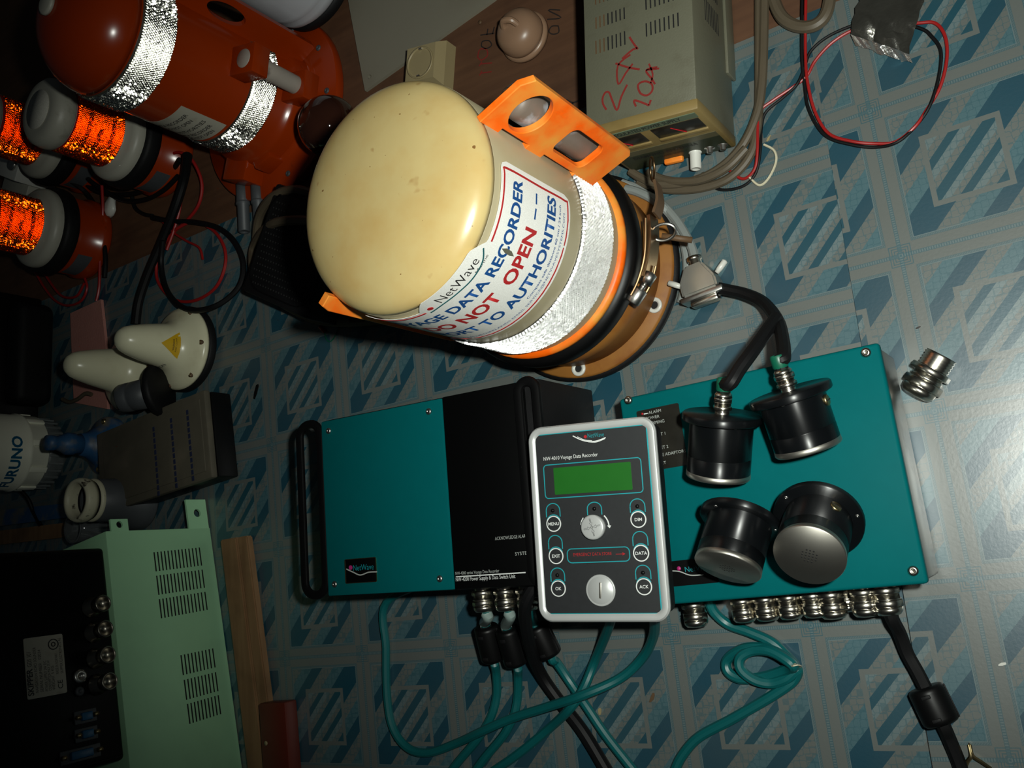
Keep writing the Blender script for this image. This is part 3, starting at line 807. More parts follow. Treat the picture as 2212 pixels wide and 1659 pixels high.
for s, cx, cy, ring_y, lamp in (('MENU', 308, 866, 775, 1), ('DIM', 891, 836, 745, 1), ('EXIT', 324, 1088, 995, 0), ('DATA', 910, 1068, 970, 0), ('OK', 340, 1312, 1220, 1), ('ACK', 930, 1299, 1203, 1)):
    x, y = zz(cx, cy); xt, yt = zz(cx - 8, ring_y)
    b = BM(); poly(b, circ(x, y, .0046, 28), 0, .0004); bt = obj('button', b, mFACE, pa)
    b = BM(); ring2d(b, circ(x, y, .0049, 36), .0007, 0, .0005); obj('button_ring', b, mTXT, bt, smooth=False)
    text('lettering', s, .0020, (lambda x, y: lambda v: Vector((x + v.x, y - .0010 + v.y, .0004 + v.z)))(x, y), mTXT, bt, 'CENTER', .012)
    w = .0049
    arc = [(x - w, y + .0045)] + [(x - w + .00, yt)] + [(x + w * math.cos(t), yt + w * .95 * math.sin(t)) for t in [PI * (1 - i / 8) for i in range(9)]] + [(x + w, y + .0045)]
    b = BM(); stroke(b, arc, .0006, 0, .0002, n=3)
    stroke(b, [(x + w * 1.06 * math.cos(t), y + w * 1.2 * math.sin(t)) for t in [PI * (.85 - .7 * i / 6) for i in range(7)]], .0006, 0, .0002, n=3); obj('cyan_outline', b, mTEALP, bt, smooth=False)
    if lamp:
        b = BM(); lathe(b, [(.0013, 0), (.0012, .0006), (.0007, .0011), (0, .0012)], 14, Matrix.Translation((xt, yt, 0))); obj('lamp', b, mBLK, bt)
x, y = zz(590, 888)
b = BM(); lathe(b, [(.0080, 0), (.0080, .0042), (.0076, .0050), (.0068, .0053), (0, .0053)], 40, Matrix.Translation((x, y, 0))); kn = obj('knob', b, mSILV, pa)
b = BM()
for a in (12, 102, 192, 282):
    c, s = math.cos(math.radians(a)), math.sin(math.radians(a))
    R2 = lambda u, v: (x + u * c - v * s, y + u * s + v * c)
    stroke(b, [R2(.0058, .0003), R2(.0030, .0003), R2(.0030, .0010), R2(.0010, 0), R2(.0030, -.0010), R2(.0030, -.0003), R2(.0058, -.0003)], .00018, .0053, .0055, n=1)
ring2d(b, circ(x, y, .0007, 12), .0002, .0053, .0055); obj('arrow_marks', b, mBLKP, kn, smooth=False)
b = BM(); stroke(b, [(x + .0098 * math.cos(t), y + .0098 * math.sin(t)) for t in [math.radians(45 - 7 * i) for i in range(7)]], .0008, 0, .0002)
poly(b, [(x + .0084, y + .0005), (x + .0112, y + .0005), (x + .0102, y - .0012)][::-1], 0, .0002)
stroke(b, [(x + .0098 * math.cos(t), y + .0098 * math.sin(t)) for t in [math.radians(140 + 6 * i) for i in range(6)]], .0006, 0, .0002); obj('turn_arrow', b, mTXT, face, smooth=False)
xt, yt = zz(587, 762)
b = BM(); stroke(b, [(xt - .0049, yt - .004)] + [(xt + .0049 * math.cos(t), yt + .0042 * math.sin(t)) for t in [PI * (1 - i / 8) for i in range(9)]] + [(xt + .0049, yt - .004)], .0006, 0, .0002, n=3); obj('cyan_outline', b, mTEALP, face, smooth=False)
b = BM(); lathe(b, [(.0013, 0), (.0012, .0006), (.0007, .0011), (0, .0012)], 14, Matrix.Translation((xt, yt, 0))); obj('lamp', b, mBLK, face)
x, y = zz(442, 1090); x2, _ = zz(705, 1078); text('lettering', 'EMERGENCY DATA STORE', .0020, fmp(x, y), mREDP, face, 'LEFT', 0, width=x2 - x)
b = BM(); xa_, ya_ = zz(735, 1075); stroke(b, [(xa_, ya_), (xa_ + .0052, ya_)], .0004, 0, .0002, n=1); poly(b, [(xa_ + .0045, ya_ - .001), (xa_ + .0064, ya_), (xa_ + .0045, ya_ + .001)], 0, .0002); obj('red_arrow', b, mREDP, face, smooth=False)
x, y = zz(632, 1324)
b = BM(); lathe(b, [(.0100, 0), (.0100, .0008), (.0094, .0012), (.0090, .0009), (.0086, .0013), (0, .0013)], 44, Matrix.Translation((x, y, 0))); lk = obj('lock_disc', b, mSILV, pa)
b = BM(); bx(b, -.0007, .0007, -.0050, .0050, .0012, .0016, .0003, M=Matrix.Translation((x, y, 0)) @ Matrix.Rotation(-.08, 4, 'Z')); obj('lock_slot', b, mALU, lk)

# ================================================================== POWER SUPPLY AND SWITCH UNIT (left)
Z4 = .085
u4 = thing('power_switch_unit', 'black rack unit with teal cover plate and black end handles', 'equipment box', (.154, -.1155, 0), (0, 0, math.radians(-2.4)))
b = BM(); bx(b, .001, .211, -.142, .001, .001, Z4 - .003, .0015); obj('body', b, mBLKM, u4)
b = BM(); bx(b, 0, .1265, -.1415, 0, Z4 - .004, Z4 + .0002, .0015); tp = obj('cover_plate', b, mTEAL, u4)
b = BM(); bx(b, .1270, .1990, -.1415, .0005, Z4 - .004, Z4, .001); fp = obj('front_panel', b, mBLKA, u4)
bpy.context.view_layer.update()
def u4l(px, py, z=Z4):
    p = u4.matrix_world.inverted() @ at(px, py, z); return p.x, p.y
def slot_handle(x0, x1, z):
    b = BM(); sec = [(-.0034, -.0012), (.0034, -.0012), (.0037, .0004), (.0030, .0018), (.0012, .0023), (-.0012, .0023), (-.0030, .0018), (-.0037, .0004)]
    tube(b, [(x, y, z) for x, y in rrect(x0, x1, -.1400, .0000, min(.0105, (x1 - x0) / 2 - .0002), 6)], 1, closed=True, smoothp=False, sec=sec)
    return obj('handle', b, mBLK, u4, sharp=40)
slot_handle(-.0272, -.0034, Z4 - .002); slot_handle(.1945, .2095, Z4 - .001)
for px, py in ((711, 931), (927, 889), (951, 1250), (724, 1262)):
    x, y = u4l(px, py); screw(tp, (x, y, Z4), .0026, m=mSTEEL)
x0, y1 = u4l(746, 1209); x1, y0 = u4l(815, 1256)
b = BM(); bx(b, x0, x1, y0, y1, Z4 - .0005, Z4 + .0007, .0004); lp = obj('logo_plate', b, mBLKA, tp)
b = BM(); ring2d(b, rrect(x0, x1, y0, y1, .001), .0005, Z4, Z4 + .0009); obj('plate_rim', b, mBRASS, lp)
x, y = u4l(764, 1233); x2, _ = u4l(808, 1229); text('lettering', 'NetWave', .0045, lambda v: Vector((x + v.x, y + v.y, Z4 + .0008 + v.z)), mTEALP, lp, 'LEFT', -.01, width=x2 - x)
xd, yd = u4l(759, 1226); b = BM(); poly(b, circ(xd, yd, .0018, 14), Z4, Z4 + .001); obj('logo_dot', b, mPINKP, lp)
b = BM(); stroke(b, [u4l(750, 1229), u4l(765, 1236), u4l(780, 1242), u4l(798, 1236), u4l(815, 1235)], .0009, Z4, Z4 + .001); obj('logo_wave', b, mTXTG, lp)
def u4text(s, px, py, qx, size, m=mTXTG):
    x, y = u4l(px, py); x2, _ = u4l(qx, py); text('lettering', s, size, lambda v: Vector((x + v.x, y + v.y, Z4 + .0002 + v.z)), m, fp, 'LEFT', 0, width=x2 - x)
u4text('ACKNOWLEDGE ALARM', 1070, 1167, 1141, .0023); u4text('SYSTEM', 1113, 1200, 1146, .0023)
u4text('NW-4000 series Voyage Data Recorder', 984, 1242, 1079, .0022); u4text('NW-4200 Power Supply & Data Switch Unit', 985, 1256, 1114, .0027, mTXT)
b = BM(); xa_, ya_ = u4l(985, 1246); xb_, _ = u4l(1136, 1243); bx(b, xa_, xb_, ya_ - .0004, ya_ + .0004, Z4, Z4 + .0002); obj('white_rule', b, mTXT, fp)
GX = []
for px in (1044, 1092, 1140):
    x, y = u4l(px, 1290, .05); GX.append(x)
    gland(u4, align((x, -.1415, .05), (x, -.18, .05)), 1.05)
# ================================================================== CABLES OF THE TWO UNITS
u4w = lambda x, y, z: u4.matrix_world @ Vector((x, y, z))
RT = .0036
fe1a, fe1b = at(1049, 1352, .026), at(1066, 1425, .017)
fe2a, fe2b = at(1095, 1358, .026), at(1116, 1434, .017)
fe3a, fe3b = at(1158, 1352, .024), at(1189, 1416, .016)
FR = .0097
gtxt = 'ferrite cores clipped on the teal unit cables'
ferrite('ferrite_core', 'black clip-on ferrite core on the leftmost cable below the black unit', fe1a, fe1b, FR, gtxt)
ferrite('ferrite_core', 'black clip-on ferrite core in the middle of three below the black unit', fe2a, fe2b, FR, gtxt)
ferrite('ferrite_core', 'tilted black ferrite core half under the corner of the alarm panel', fe3a, fe3b, FR, gtxt)
def gend(i): return u4w(GX[i], -.1590, .05)
def ext(p, q, d): return q + (q - p).normalized() * d
for i, (fa, fb, rest, lb_) in enumerate((
    (fe1a, fe1b, [(1072, 1455, .009), (1073, 1500, RT), (1062, 1545, RT), (1035, 1592, RT), (985, 1652, RT), (960, 1690, RT)], 'teal cable through the leftmost ferrite core running to the lower edge'),
    (fe2a, fe2b, [(1119, 1460, .009), (1118, 1505, RT), (1110, 1545, RT), (1088, 1588, RT), (1045, 1640, RT), (1010, 1690, RT)], 'teal cable through the middle ferrite core running to the lower edge'),
    (fe3a, fe3b, [(1203, 1432, .009), (1230, 1472, RT), (1268, 1528, RT), (1310, 1590, RT), (1365, 1660, RT), (1390, 1690, RT)], 'teal cable through the tilted ferrite core running down to the right'))):
    cable('data_cable', lb_, [gend(i) + Vector((0, .006, 0)), gend(i) + Vector((.0005, -.004, -.002)), fa + (fa - fb).normalized() * .003, fa, fb, fb + (fb - fa).normalized() * .004] + pz(rest), RT, mTEALc)
    if i < 2:
        a, c = gend(i) + Vector((.0003, -.003, -.0015)), fa + (fa - fb).normalized() * .001
        b = BM(); tube(b, [gend(i) + Vector((.0003, -.003, -.0015)), gend(i) + Vector((.0005, -.006, -.003)), fa + (fa - fb).normalized() * .003, fa], .0043, 16)
        sl = obj('marker_sleeve', b, mCLEAR); tag(sl, ('left' if i == 0 else 'right') + ' clear marker sleeve between gland and ferrite core', 'sleeve', 'clear marker sleeves')
        A = align(a, c); inv = A.inverted(); toc = (inv @ CAM); ang = math.atan2(toc.y, toc.x)
        L_ = (c - a).length
        text('lettering', 'NAV', .0026, lambda v, A=A, ang=ang, L_=L_: A @ Vector(((.0044 + v.z) * math.cos(ang + (v.y - .0012) / .0044), (.0044 + v.z) * math.sin(ang + (v.y - .0012) / .0044), L_ * .25 + v.x)), mBLKP, sl, 'LEFT', .01)
cable('power_cable', 'thick black cable passing behind the ferrite cores to the lower edge', [u4w(.1905, -.138, .070), at(1134, 1310, .068), at(1146, 1400, .035), at(1168, 1455, .012), at(1205, 1510, .0048), at(1258, 1578, .0048), at(1305, 1655, .0048), at(1325, 1690, .0048)], .0048, mBCAB)
cable('panel_cable', 'teal cable looping from under the black unit up to the alarm panel corner',
      [u4w(.060, -.135, .010), at(836, 1300, .006), at(834, 1400, RT), at(836, 1500, RT), at(848, 1570, RT), at(880, 1615, RT), at(925, 1626, RT), at(985, 1606, RT), at(1045, 1578, .010), at(1105, 1552, .011), at(1180, 1528, .0145), at(1255, 1503, .0205), at(1340, 1465, .010), at(1390, 1418, .012), at(1412, 1372, .03), at(1414, 1330, .060)], RT, mTEALc)
cable('panel_cable', 'teal cable leaving the middle of the alarm panel and crossing to the lower left',
      [at(1322, 1330, .060), at(1308, 1372, .030), at(1286, 1425, .008), at(1262, 1484, .0110), at(1232, 1530, .0138), at(1185, 1575, RT), at(1115, 1632, RT), at(1060, 1670, RT), at(1040, 1690, RT)], RT, mTEALc)
cable('loop_cable', 'teal cable tied in a small double loop below the teal box',
      [at(1530, 1285, .012), at(1540, 1318, .008), at(1572, 1348, RT), at(1620, 1366, RT), at(1668, 1388, RT), at(1700, 1418, RT), at(1716, 1436, .008), at(1690, 1416, .013), at(1650, 1400, .011), at(1605, 1402, .008), at(1572, 1424, RT), at(1572, 1450, RT), at(1600, 1466, RT), at(1650, 1462, RT), at(1700, 1446, .008),
       at(1712, 1436, .016), at(1668, 1408, .014), at(1628, 1405, .011), at(1600, 1420, .011), at(1600, 1445, .011), at(1628, 1468, .009), at(1665, 1476, RT * 1.5), at(1700, 1466, .006), at(1722, 1447, .006), at(1718, 1464, RT), at(1700, 1482, RT), at(1650, 1514, RT), at(1580, 1554, RT), at(1510, 1592, RT), at(1474, 1632, RT), at(1458, 1665, RT), at(1450, 1690, RT)], RT, mTEALc, seg=10)
A = align(at(1712, 1432, .0085), at(1726, 1448, .0085))
b = BM(); tube(b, [at(1708, 1438, .0115), at(1716, 1436, .020), at(1726, 1438, .013), at(1722, 1444, .001), at(1712, 1443, .001)], 1, n=4, closed=True, sec=[(-.0004, -.0016), (.0004, -.0016), (.0004, .0016), (-.0004, .0016)]); tag(obj('cable_tie', b, mTIE), 'ivory cable tie holding the small teal cable loop', 'cable tie')
f4a, f4b = at(1998, 1484, .0112), at(2036, 1563, .0112)
ferrite('ferrite_core', 'black ferrite core on the black cable at the lower right', f4a, f4b, .0108)
gp = un.location + Vector(((at(1917, 1300, .026) - un.location).x, -BH - .017, .026))
cable('sensor_cable', 'black cable leaving the last gland of the teal box through a ferrite core', [gp + Vector((0, .006, 0)), gp + Vector((.0005, -.004, -.002)), at(1942, 1365, .016), at(1960, 1412, .011), at(1982, 1452, .011), f4a, f4b, at(2050, 1595, .008), at(2072, 1650, .0055), at(2082, 1690, .0055)], .0042, mBCAB)
# ================================================================== LOOSE GLAND, CONNECTOR, CABLES BY THE FLANGE
A = align(at(1976, 856, .0105), at(2009, 806, .0105))
lg = thing('loose_cable_gland', 'loose nickel cable gland lying on the vinyl right of the teal box', 'cable gland', A.translation, A.to_3x3())
k = 1.38
b = BM(); lathe(b, [(0, 0), (.0040 * k, 0), (.0060 * k, .0006 * k), (.0074 * k, .0020 * k), (.0077 * k, .0045 * k)], 28); obj('dome_nut', b, mNICK, lg)
b = BM(); prismz(b, .0088 * k, .0045 * k, .0082 * k, 6, None, .15, .0006); obj('hex_flats', b, mNICK, lg, sharp=20)
b = BM(); lathe(b, [(.0072 * k, .0082 * k), (.0072 * k, .0100 * k), (.0066 * k, .0102 * k), (.0066 * k, .0112 * k)], 28); obj('collar', b, mNICK, lg)
b = BM(); prismz(b, .0092 * k, .0112 * k, .0142 * k, 6, None, .4, .0006); obj('hex_body', b, mNICK, lg, sharp=20)
b = BM(); pr = []
for i in range(5): pr += [(.0070 * k, (.0142 + .0014 * i) * k), (.0065 * k, (.0149 + .0014 * i) * k)]
pr += [(.0070 * k, .0214 * k), (.0056 * k, .0214 * k), (.0054 * k, .016 * k), (0, .016 * k)]
lathe(b, pr, 28); obj('thread', b, mNICK, lg)

ux = (at(1522, 622, .02) - at(1540, 572, .02)); cc = at(1506, 598, .016)
ang = math.atan2(*(at(1493, 548, .016) - at(1512, 618, .016)).yx)
cn = thing('connector_hood', 'bright metal connector hood beside the tan flange', 'connector', (cc.x, cc.y, .0115), (0, 0, ang - PI / 2))
b = BM(); poly(b, [(-.0135, -.0125), (.0135, -.0125), (.0135, -.004), (.0065, .0095), (-.0065, .0095), (-.0135, -.002)], -.0085, .0085); bmesh.ops.bevel(b, geom=b.edges[:], offset=.0015, segments=2, affect='EDGES'); obj('hood', b, mHOOD, cn)
b = BM(); bx(b, -.0160, .0160, -.0160, -.0120, -.0070, .0070, .0008); obj('shell_flange', b, mSTEEL, cn)
b = BM(); bx(b, -.0105, .0105, -.0205, -.0158, -.0045, .0045, .0015); obj('plug', b, mNICK, cn)
b = BM(); lathe(b, [(.0045, .0085), (.0045, .0135), (.0055, .0138), (.0055, .0165), (.0040, .0165)], 20, Matrix.Rotation(-PI / 2, 4, 'X') ); obj('strain_relief', b, mNICK, cn)
for sx in (-1, 1):
    b = BM(); lathe(b, [(.0018, 0), (.0022, .004), (.0022, .010), (0, .011)], 12, align((sx * .0140, -.002, .003), (sx * .022, .004, .003))); obj('thumb_screw', b, mWHT, cn)
e0 = Vector(cn.location) + Matrix.Rotation(ang - PI / 2, 3, 'Z') @ Vector((0, .0165, 0))
cable('grey_signal_cable', 'light grey cable entering the metal connector hood', [e0 + (cc - e0).normalized() * .004, e0 + (e0 - cc).normalized() * .006, at(1482, 510, .008), at(1458, 472, .005), at(1425, 438, .0036), at(1392, 418, .0036), at(1370, 405, .0036), at(1345, 395, .0036)], .0035, mLCAB)
cable('grey_signal_cable', 'light grey cable hugging the edge of the tan flange', [at(1472, 655, .0036), at(1482, 610, .0036), at(1484, 560, .0036), at(1472, 508, .0036), at(1446, 462, .0036), at(1412, 432, .010), at(1378, 415, .010), at(1352, 408, .010)], .0035, mLCAB)
# ================================================================== DC POWER SUPPLY
HP = .0785
psu = thing('dc_power_supply', 'grey bench power supply with yellowed bezel and 24V 10A in red', 'power supply', (.4265, .0385, 0), (0, 0, math.radians(-7)))
PWD, PDP = .0825, .185
b = BM(); bx(b, 0, PWD, .007, PDP, .003, HP, .0014); body = obj('metal_cover', b, mPSU, psu)
b = BM(); bx(b, -.001, PWD + .001, .0, .0078, .004, HP + .0012, .0012); bez = obj('front_bezel', b, mPSUB, psu)
b = BM(); bx(b, .002, PWD - .002, -.0004, .002, .006, HP * .40); fac = obj('lower_fascia', b, mPSUD, psu)
b = BM(); bx(b, .002, PWD - .002, -.0004, .002, HP * .40, HP * .50); obj('fascia_strip', b, mPSUF, psu)
b = BM(); bx(b, .003, PWD - .003, -.0005, .002, HP * .87, HP * .965); hd = obj('title_strip', b, mMINTS, psu)
text('lettering', 'DC REGULATED POWER SUPPLY', .0046, lambda v: Vector((.010 + v.x, -.0006 - v.z, HP * .895 + v.y)), mBLKP, hd, 'LEFT', .01, width=.058)
text('lettering', 'DIAMOND ANTENNA', .0045, lambda v: Vector((.012 + v.x, -.0005 - v.z, HP * .31 + v.y)), mBLKP, fac, 'LEFT', .01, width=.05)
text('lettering', 'DC POWER SUPPLY', .0026, lambda v: Vector((.022 + v.x, -.0005 - v.z, HP * .23 + v.y)), mBLKP, fac, 'LEFT', 0, width=.03)
for xa_, xb_ in ((.004, .036), (.0435, .0785)):
    b = BM(); bx(b, xa_, xb_, -.0005, .002, HP * .64, HP * .85, .0004); mw = obj('meter_window', b, mSMOKE, psu)
    b = BM(); bx(b, xa_ - .0005, xb_ + .0005, -.0012, .001, HP * .575, HP * .625, .0004); obj('meter_ledge', b, mPSUB, psu)
    b = BM(); tube(b, [((xa_ + xb_) / 2 + .003, -.0007, HP * .645), ((xa_ + xb_) / 2 - .004, -.0007, HP * .80)], .0003, 6); obj('needle', b, mREDP, mw)
b = BM(); bx(b, .030, .045, -.0042, .001, .008, .0125, .0015); obj('power_switch', b, mORG, psu)
b = BM(); lathe(b, [(.0048, 0), (.0048, .003), (.0040, .0035), (.0040, .015), (.0030, .0155), (.0028, .012), (0, .012)], 20, align((.055, .002, .012), (.055, -.02, .012))); obj('terminal_cap', b, mWHT, psu)
for x_ in (.0665, .0765):
    b = BM(); lathe(b, [(.0040, 0), (.0040, .0025), (.0022, .003), (.0022, .006), (0, .006)], 18, align((x_, .002, .013), (x_, -.02, .013))); obj('terminal_post', b, mSTEEL, psu)
for sx in (-1, 1):
    b = BM(); 
    xx = PWD + .0008 if sx > 0 else -.0008
    bx(b, xx - .0012, xx + .0012, .052, .16, .0, .016, .0005); obj('side_rail', b, mPSU, psu)
for r in range(3):
    for i in range(9):
        b = BM(); bx(b, PWD - .0006, PWD + .00012, .075 + r * .024, .075 + r * .024 + .0165, .028 + i * .0032, .0292 + i * .0032); obj('vent_slot', b, mDARK, body, smooth=False)
bpy.context.view_layer.update()
def psl(px, py): p = psu.matrix_world.inverted() @ at(px, py, HP); return p.x, p.y
for xa_, xb_, ya_, yb_ in ((1288, 1348, 15, 62), (1288, 1349, 66, 117), (1287, 1347, -38, 10), (1397, 1464, 26, 79), (1396, 1463, -30, 21)):
    (lx0, ly0), (lx1, ly1) = psl(xa_, yb_), psl(xb_, ya_)
    for i in range(8):
        xx = lx0 + (lx1 - lx0) * i / 7
        bb2 = BM(); bx(bb2, xx - .0005, xx + .0005, ly0, ly0 + abs(ly1 - ly0) * .95, HP - .0006, HP + .00012); obj('vent_slot', bb2, mDARK if (i > 2 or xa_ > 1350) else mRUSTD, body, smooth=False)
b = BM()
def pen(pts, w=.0014): stroke(b, [psl(x, y) for x, y in pts], w, HP - .0001, HP + .00025, n=4)
pen([(1310, 237), (1303, 225), (1302, 212), (1308, 200), (1316, 200), (1322, 215), (1333, 238), (1342, 210), (1355, 183)])
pen([(1362, 118), (1335, 142), (1336, 182), (1352, 158), (1367, 138)], .0013); pen([(1330, 137), (1358, 146), (1382, 150)])
pen([(1344, 127), (1366, 108), (1377, 104)]); pen([(1360, 80), (1368, 93), (1378, 106)])
pen([(1374, 230), (1370, 217), (1388, 222), (1402, 228)]); pen([(1402, 228), (1406, 216)])
pen([(1384, 178), (1378, 186), (1384, 202), (1398, 206), (1409, 196), (1408, 182), (1396, 176), (1384, 178)])
pen([(1420, 145), (1396, 152), (1408, 170), (1415, 182)]); pen([(1402, 138), (1410, 160), (1406, 180)], .0012); pen([(1396, 152), (1424, 148)], .0012)
obj('red_marker_writing', b, mINKR, body, smooth=False)
cable('mains_lead', 'grey-brown cable bundle strand running down the right side of the power supply', pz([(1652, -40, .006), (1650, 80, .006), (1646, 180, .006), (1634, 250, .006), (1600, 320, .006), (1545, 370, .006), (1478, 396, .006), (1420, 398, .006), (1384, 384, .006), (1362, 370, .006)]), .0034, mGCAB)
cable('mains_lead', 'outer grey-brown strand crossing below the power supply front', pz([(1640, -40, .004), (1640, 90, .004), (1640, 200, .0034), (1636, 280, .0034), (1618, 340, .0034), (1575, 385, .0034), (1515, 406, .0034), (1455, 410, .0034), (1410, 404, .0034), (1380, 392, .0034)]), .0034, mGCAB)
cable('mains_lead', 'inner grey-brown strand under the power supply switch', pz([(1612, 320, .012), (1570, 362, .012), (1515, 388, .010), (1460, 392, .008), (1425, 385, .006), (1400, 372, .005)]), .0032, mGCAB)
cable('coiled_lead', 'grey cable bend showing at the top edge over the vinyl', pz([(1660, -60, .005), (1672, 0, .005), (1692, 40, .005), (1728, 58, .005), (1765, 52, .005), (1788, 20, .005), (1798, -60, .005)]), .0045, mGCAB)
WRB = .00110
cable('red_wire', 'red wire of the twisted pair making the big loop on the vinyl', pz([(1742, -60, .004), (1740, 40, .004), (1740, 120, .004), (1744, 175, .005), (1760, 240, .004), (1790, 288, .004), (1840, 305, .005), (1890, 310, .003), (1935, 306, .003), (1975, 275, .004), (2000, 240, .003), (2030, 190, .003), (2045, 130, .003), (2042, 80, .003), (2020, 50, .003), (1980, 50, .003), (1900, 55, .003), (1850, 62, .003), (1800, 90, .003), (1762, 130, .003), (1742, 165, .003), (1710, 190, .003), (1668, 218, .004), (1642, 240, .005), (1637, 275, .006), (1636, 325, .006), (1630, 365, .004), (1608, 386, .003), (1585, 376, .003), (1560, 352, .003)]), WRB, mRED, 'wire', seg=8)
cable('black_wire', 'black wire of the twisted pair making the big loop on the vinyl', pz([(1734, -60, .004), (1732, 40, .004), (1732, 120, .004), (1738, 185, .003), (1748, 238, .004), (1782, 292, .003), (1838, 312, .003), (1892, 318, .002), (1940, 306, .005), (1982, 268, .003), (2010, 225, .004), (2028, 165, .003), (2032, 110, .003), (2012, 78, .003), (1985, 60, .003), (1900, 40, .003), (1850, 52, .003), (1790, 78, .003), (1752, 110, .003), (1738, 145, .003), (1722, 182, .004), (1690, 212, .003), (1655, 242, .003), (1645, 275, .003), (1642, 330, .004), (1632, 375, .003), (1605, 402, .002), (1560, 410, .002), (1530, 395, .003), (1518, 372, .006)]), WRB, mBCAB, 'wire', seg=8)
# crumpled duct tape holding the wires
tp_ = [(1880, -30), (2010, -40), (2004, 20), (1992, 60), (1972, 112), (1963, 126), (1930, 116), (1896, 104), (1868, 94), (1842, 84), (1858, 40)]
P0 = [at(x, y, .006) for x, y in tp_]
b = BM(); random.seed(3)
NX, NY = 9, 10
gv = []
c00, c10, c11, c01 = at(1872, -40, 0), at(2012, -45, 0), at(1966, 124, 0), at(1843, 84, 0)
for i in range(NX):
    row = []
    for j in range(NY):
        u_, v_ = i / (NX - 1), j / (NY - 1)
        p = (c00 * (1 - u_) + c10 * u_) * (1 - v_) + (c01 * (1 - u_) + c11 * u_) * v_
        row.append(b.verts.new((p.x + random.uniform(-.0012, .0012), p.y + random.uniform(-.0012, .0012), .0045 + random.uniform(0, .0045) - (.003 if j == NY - 1 else 0))))
    gv.append(row)
for i in range(NX - 1):
    for j in range(NY - 1): b.faces.new((gv[i][j], gv[i + 1][j], gv[i + 1][j + 1], gv[i][j + 1]))
bmesh.ops.recalc_face_normals(b, faces=b.faces[:]); bmesh.ops.solidify(b, geom=b.faces[:], thickness=.0004)
dt = tag(obj('duct_tape', b, mTAPE, sharp=50), 'crumpled silver duct tape holding the red and black wires down', 'tape')
b = BM(); rows = []
for i in range(14):
    u_ = i / 13; p = c01.lerp(c11, u_); q = c01.lerp(c11, u_) + Vector((.001, -.0055 - random.uniform(0, .002), 0))
    rows.append((b.verts.new((p.x, p.y, .0052 + random.uniform(0, .003))), b.verts.new((q.x, q.y, .0012 + random.uniform(0, .0025)))))
for A_, B_ in zip(rows, rows[1:]): b.faces.new((A_[0], A_[1], B_[1], B_[0]))
bmesh.ops.recalc_face_normals(b, faces=b.faces[:]); bmesh.ops.solidify(b, geom=b.faces[:], thickness=.0003)
obj('torn_edge', b, mTAPEe, dt, smooth=False)
# ================================================================== THINGS ON THE PLYWOOD
ZF = -.0022
b = BM(); q = [at(757, 20, 0), at(790, 197, 0), at(1068, 0, 0), at(1130, -60, 0), at(740, -80, 0)]
holed(b, [(p.x, p.y) for p in q], [circ(*at(800, 167, 0).xy, .0022, 14), circ(*at(886, 115, 0).xy, .0020, 14)], ZF, ZF + .0035)
tag(obj('beige_panel', b, mBEIGE), 'flat beige board with drilled holes lying behind the capsule', 'board')
so = thing('mains_socket', 'ivory surface-mount mains socket on the brown board', 'socket', (.2475, .2035, ZF), (0, 0, math.radians(-12)))
b = BM(); SQ = .021
for (z_, s_) in ():
    pass
vs0 = [b.verts.new((x * SQ, y * SQ, 0)) for x, y in ((-1, -1), (1, -1), (1, 1), (-1, 1))]
vs1 = [b.verts.new((x * SQ, y * SQ, .014)) for x, y in ((-1, -1), (1, -1), (1, 1), (-1, 1))]
vs2 = [b.verts.new((x * SQ * .78, y * SQ * .78, .024)) for x, y in ((-1, -1), (1, -1), (1, 1), (-1, 1))]
for A_, B_ in ((vs0, vs1), (vs1, vs2)):
    for i in range(4): b.faces.new((A_[i], A_[(i + 1) % 4], B_[(i + 1) % 4], B_[i]))
b.faces.new(vs2); b.faces.new(vs0[::-1]); bmesh.ops.recalc_face_normals(b, faces=b.faces[:]); obj('housing', b, mIVORY, so, sharp=20)
b = BM(); lathe(b, [(.0150, .0238), (.0150, .0252), (.0135, .0252), (.0130, .0200), (0, .0198)], 32); sk = obj('socket_well', b, mIVORY, so)
for a in (0, PI):
    b = BM(); lathe(b, [(.0022, .0200), (.0022, .0204), (0, .0204)], 12, Matrix.Translation((.0062 * math.cos(a), .0062 * math.sin(a), 0))); obj('pin_hole', b, mDARK, sk)
for a in (PI / 2, -PI / 2):
    b = BM(); bx(b, -.0015, .0015, -.0008, .0008, .0200, .0262, .0003, M=Matrix.Translation((.0128 * math.cos(a), .0128 * math.sin(a), 0))); obj('earth_clip', b, mSTEEL, sk)
sw = thing('rotary_switch', 'round brown bakelite turn switch on the board', 'switch', at(1134, 80, 0) * 1, None)
sw.location.z = ZF
b = BM(); lathe(b, [(.0225, 0), (.0228, .004), (.0205, .006)], 40); obj('base_ring', b, mBAKE, sw)
b = BM(); lathe(b, [(.0205, .005), (.0208, .010), (.0195, .017), (.0150, .0225), (.0085, .0250), (0, .0255)], 40); dm = obj('domed_cap', b, mBAKE, sw)
b = BM(); tube(b, [(-.007, .0015, .0245), (-.0035, .003, .030), (.0035, .001, .030), (.0065, -.002, .0245)], .0028, 10); obj('turn_grip', b, mBAKE, sw)
b = BM()
rx = lambda x, y: (lambda d: Vector((x, y, math.sqrt(max(1e-6, .0260 ** 2 - x * x - y * y)) - .0012)))(0)
for o_, nm in (((.010, .010), 'p'), ((-.012, -.004), 'o')):
    stroke(b, [(o_[0] + .0025 * math.cos(t), o_[1] + .0025 * math.sin(t)) for t in [2 * PI * i / 10 for i in range(11)]], .0006, 0, .0004, fmap=lambda v: rx(v.x, v.y) + Vector((0, 0, v.z)), n=2)
obj('red_marker_writing', b, mINKR, dm, smooth=False)
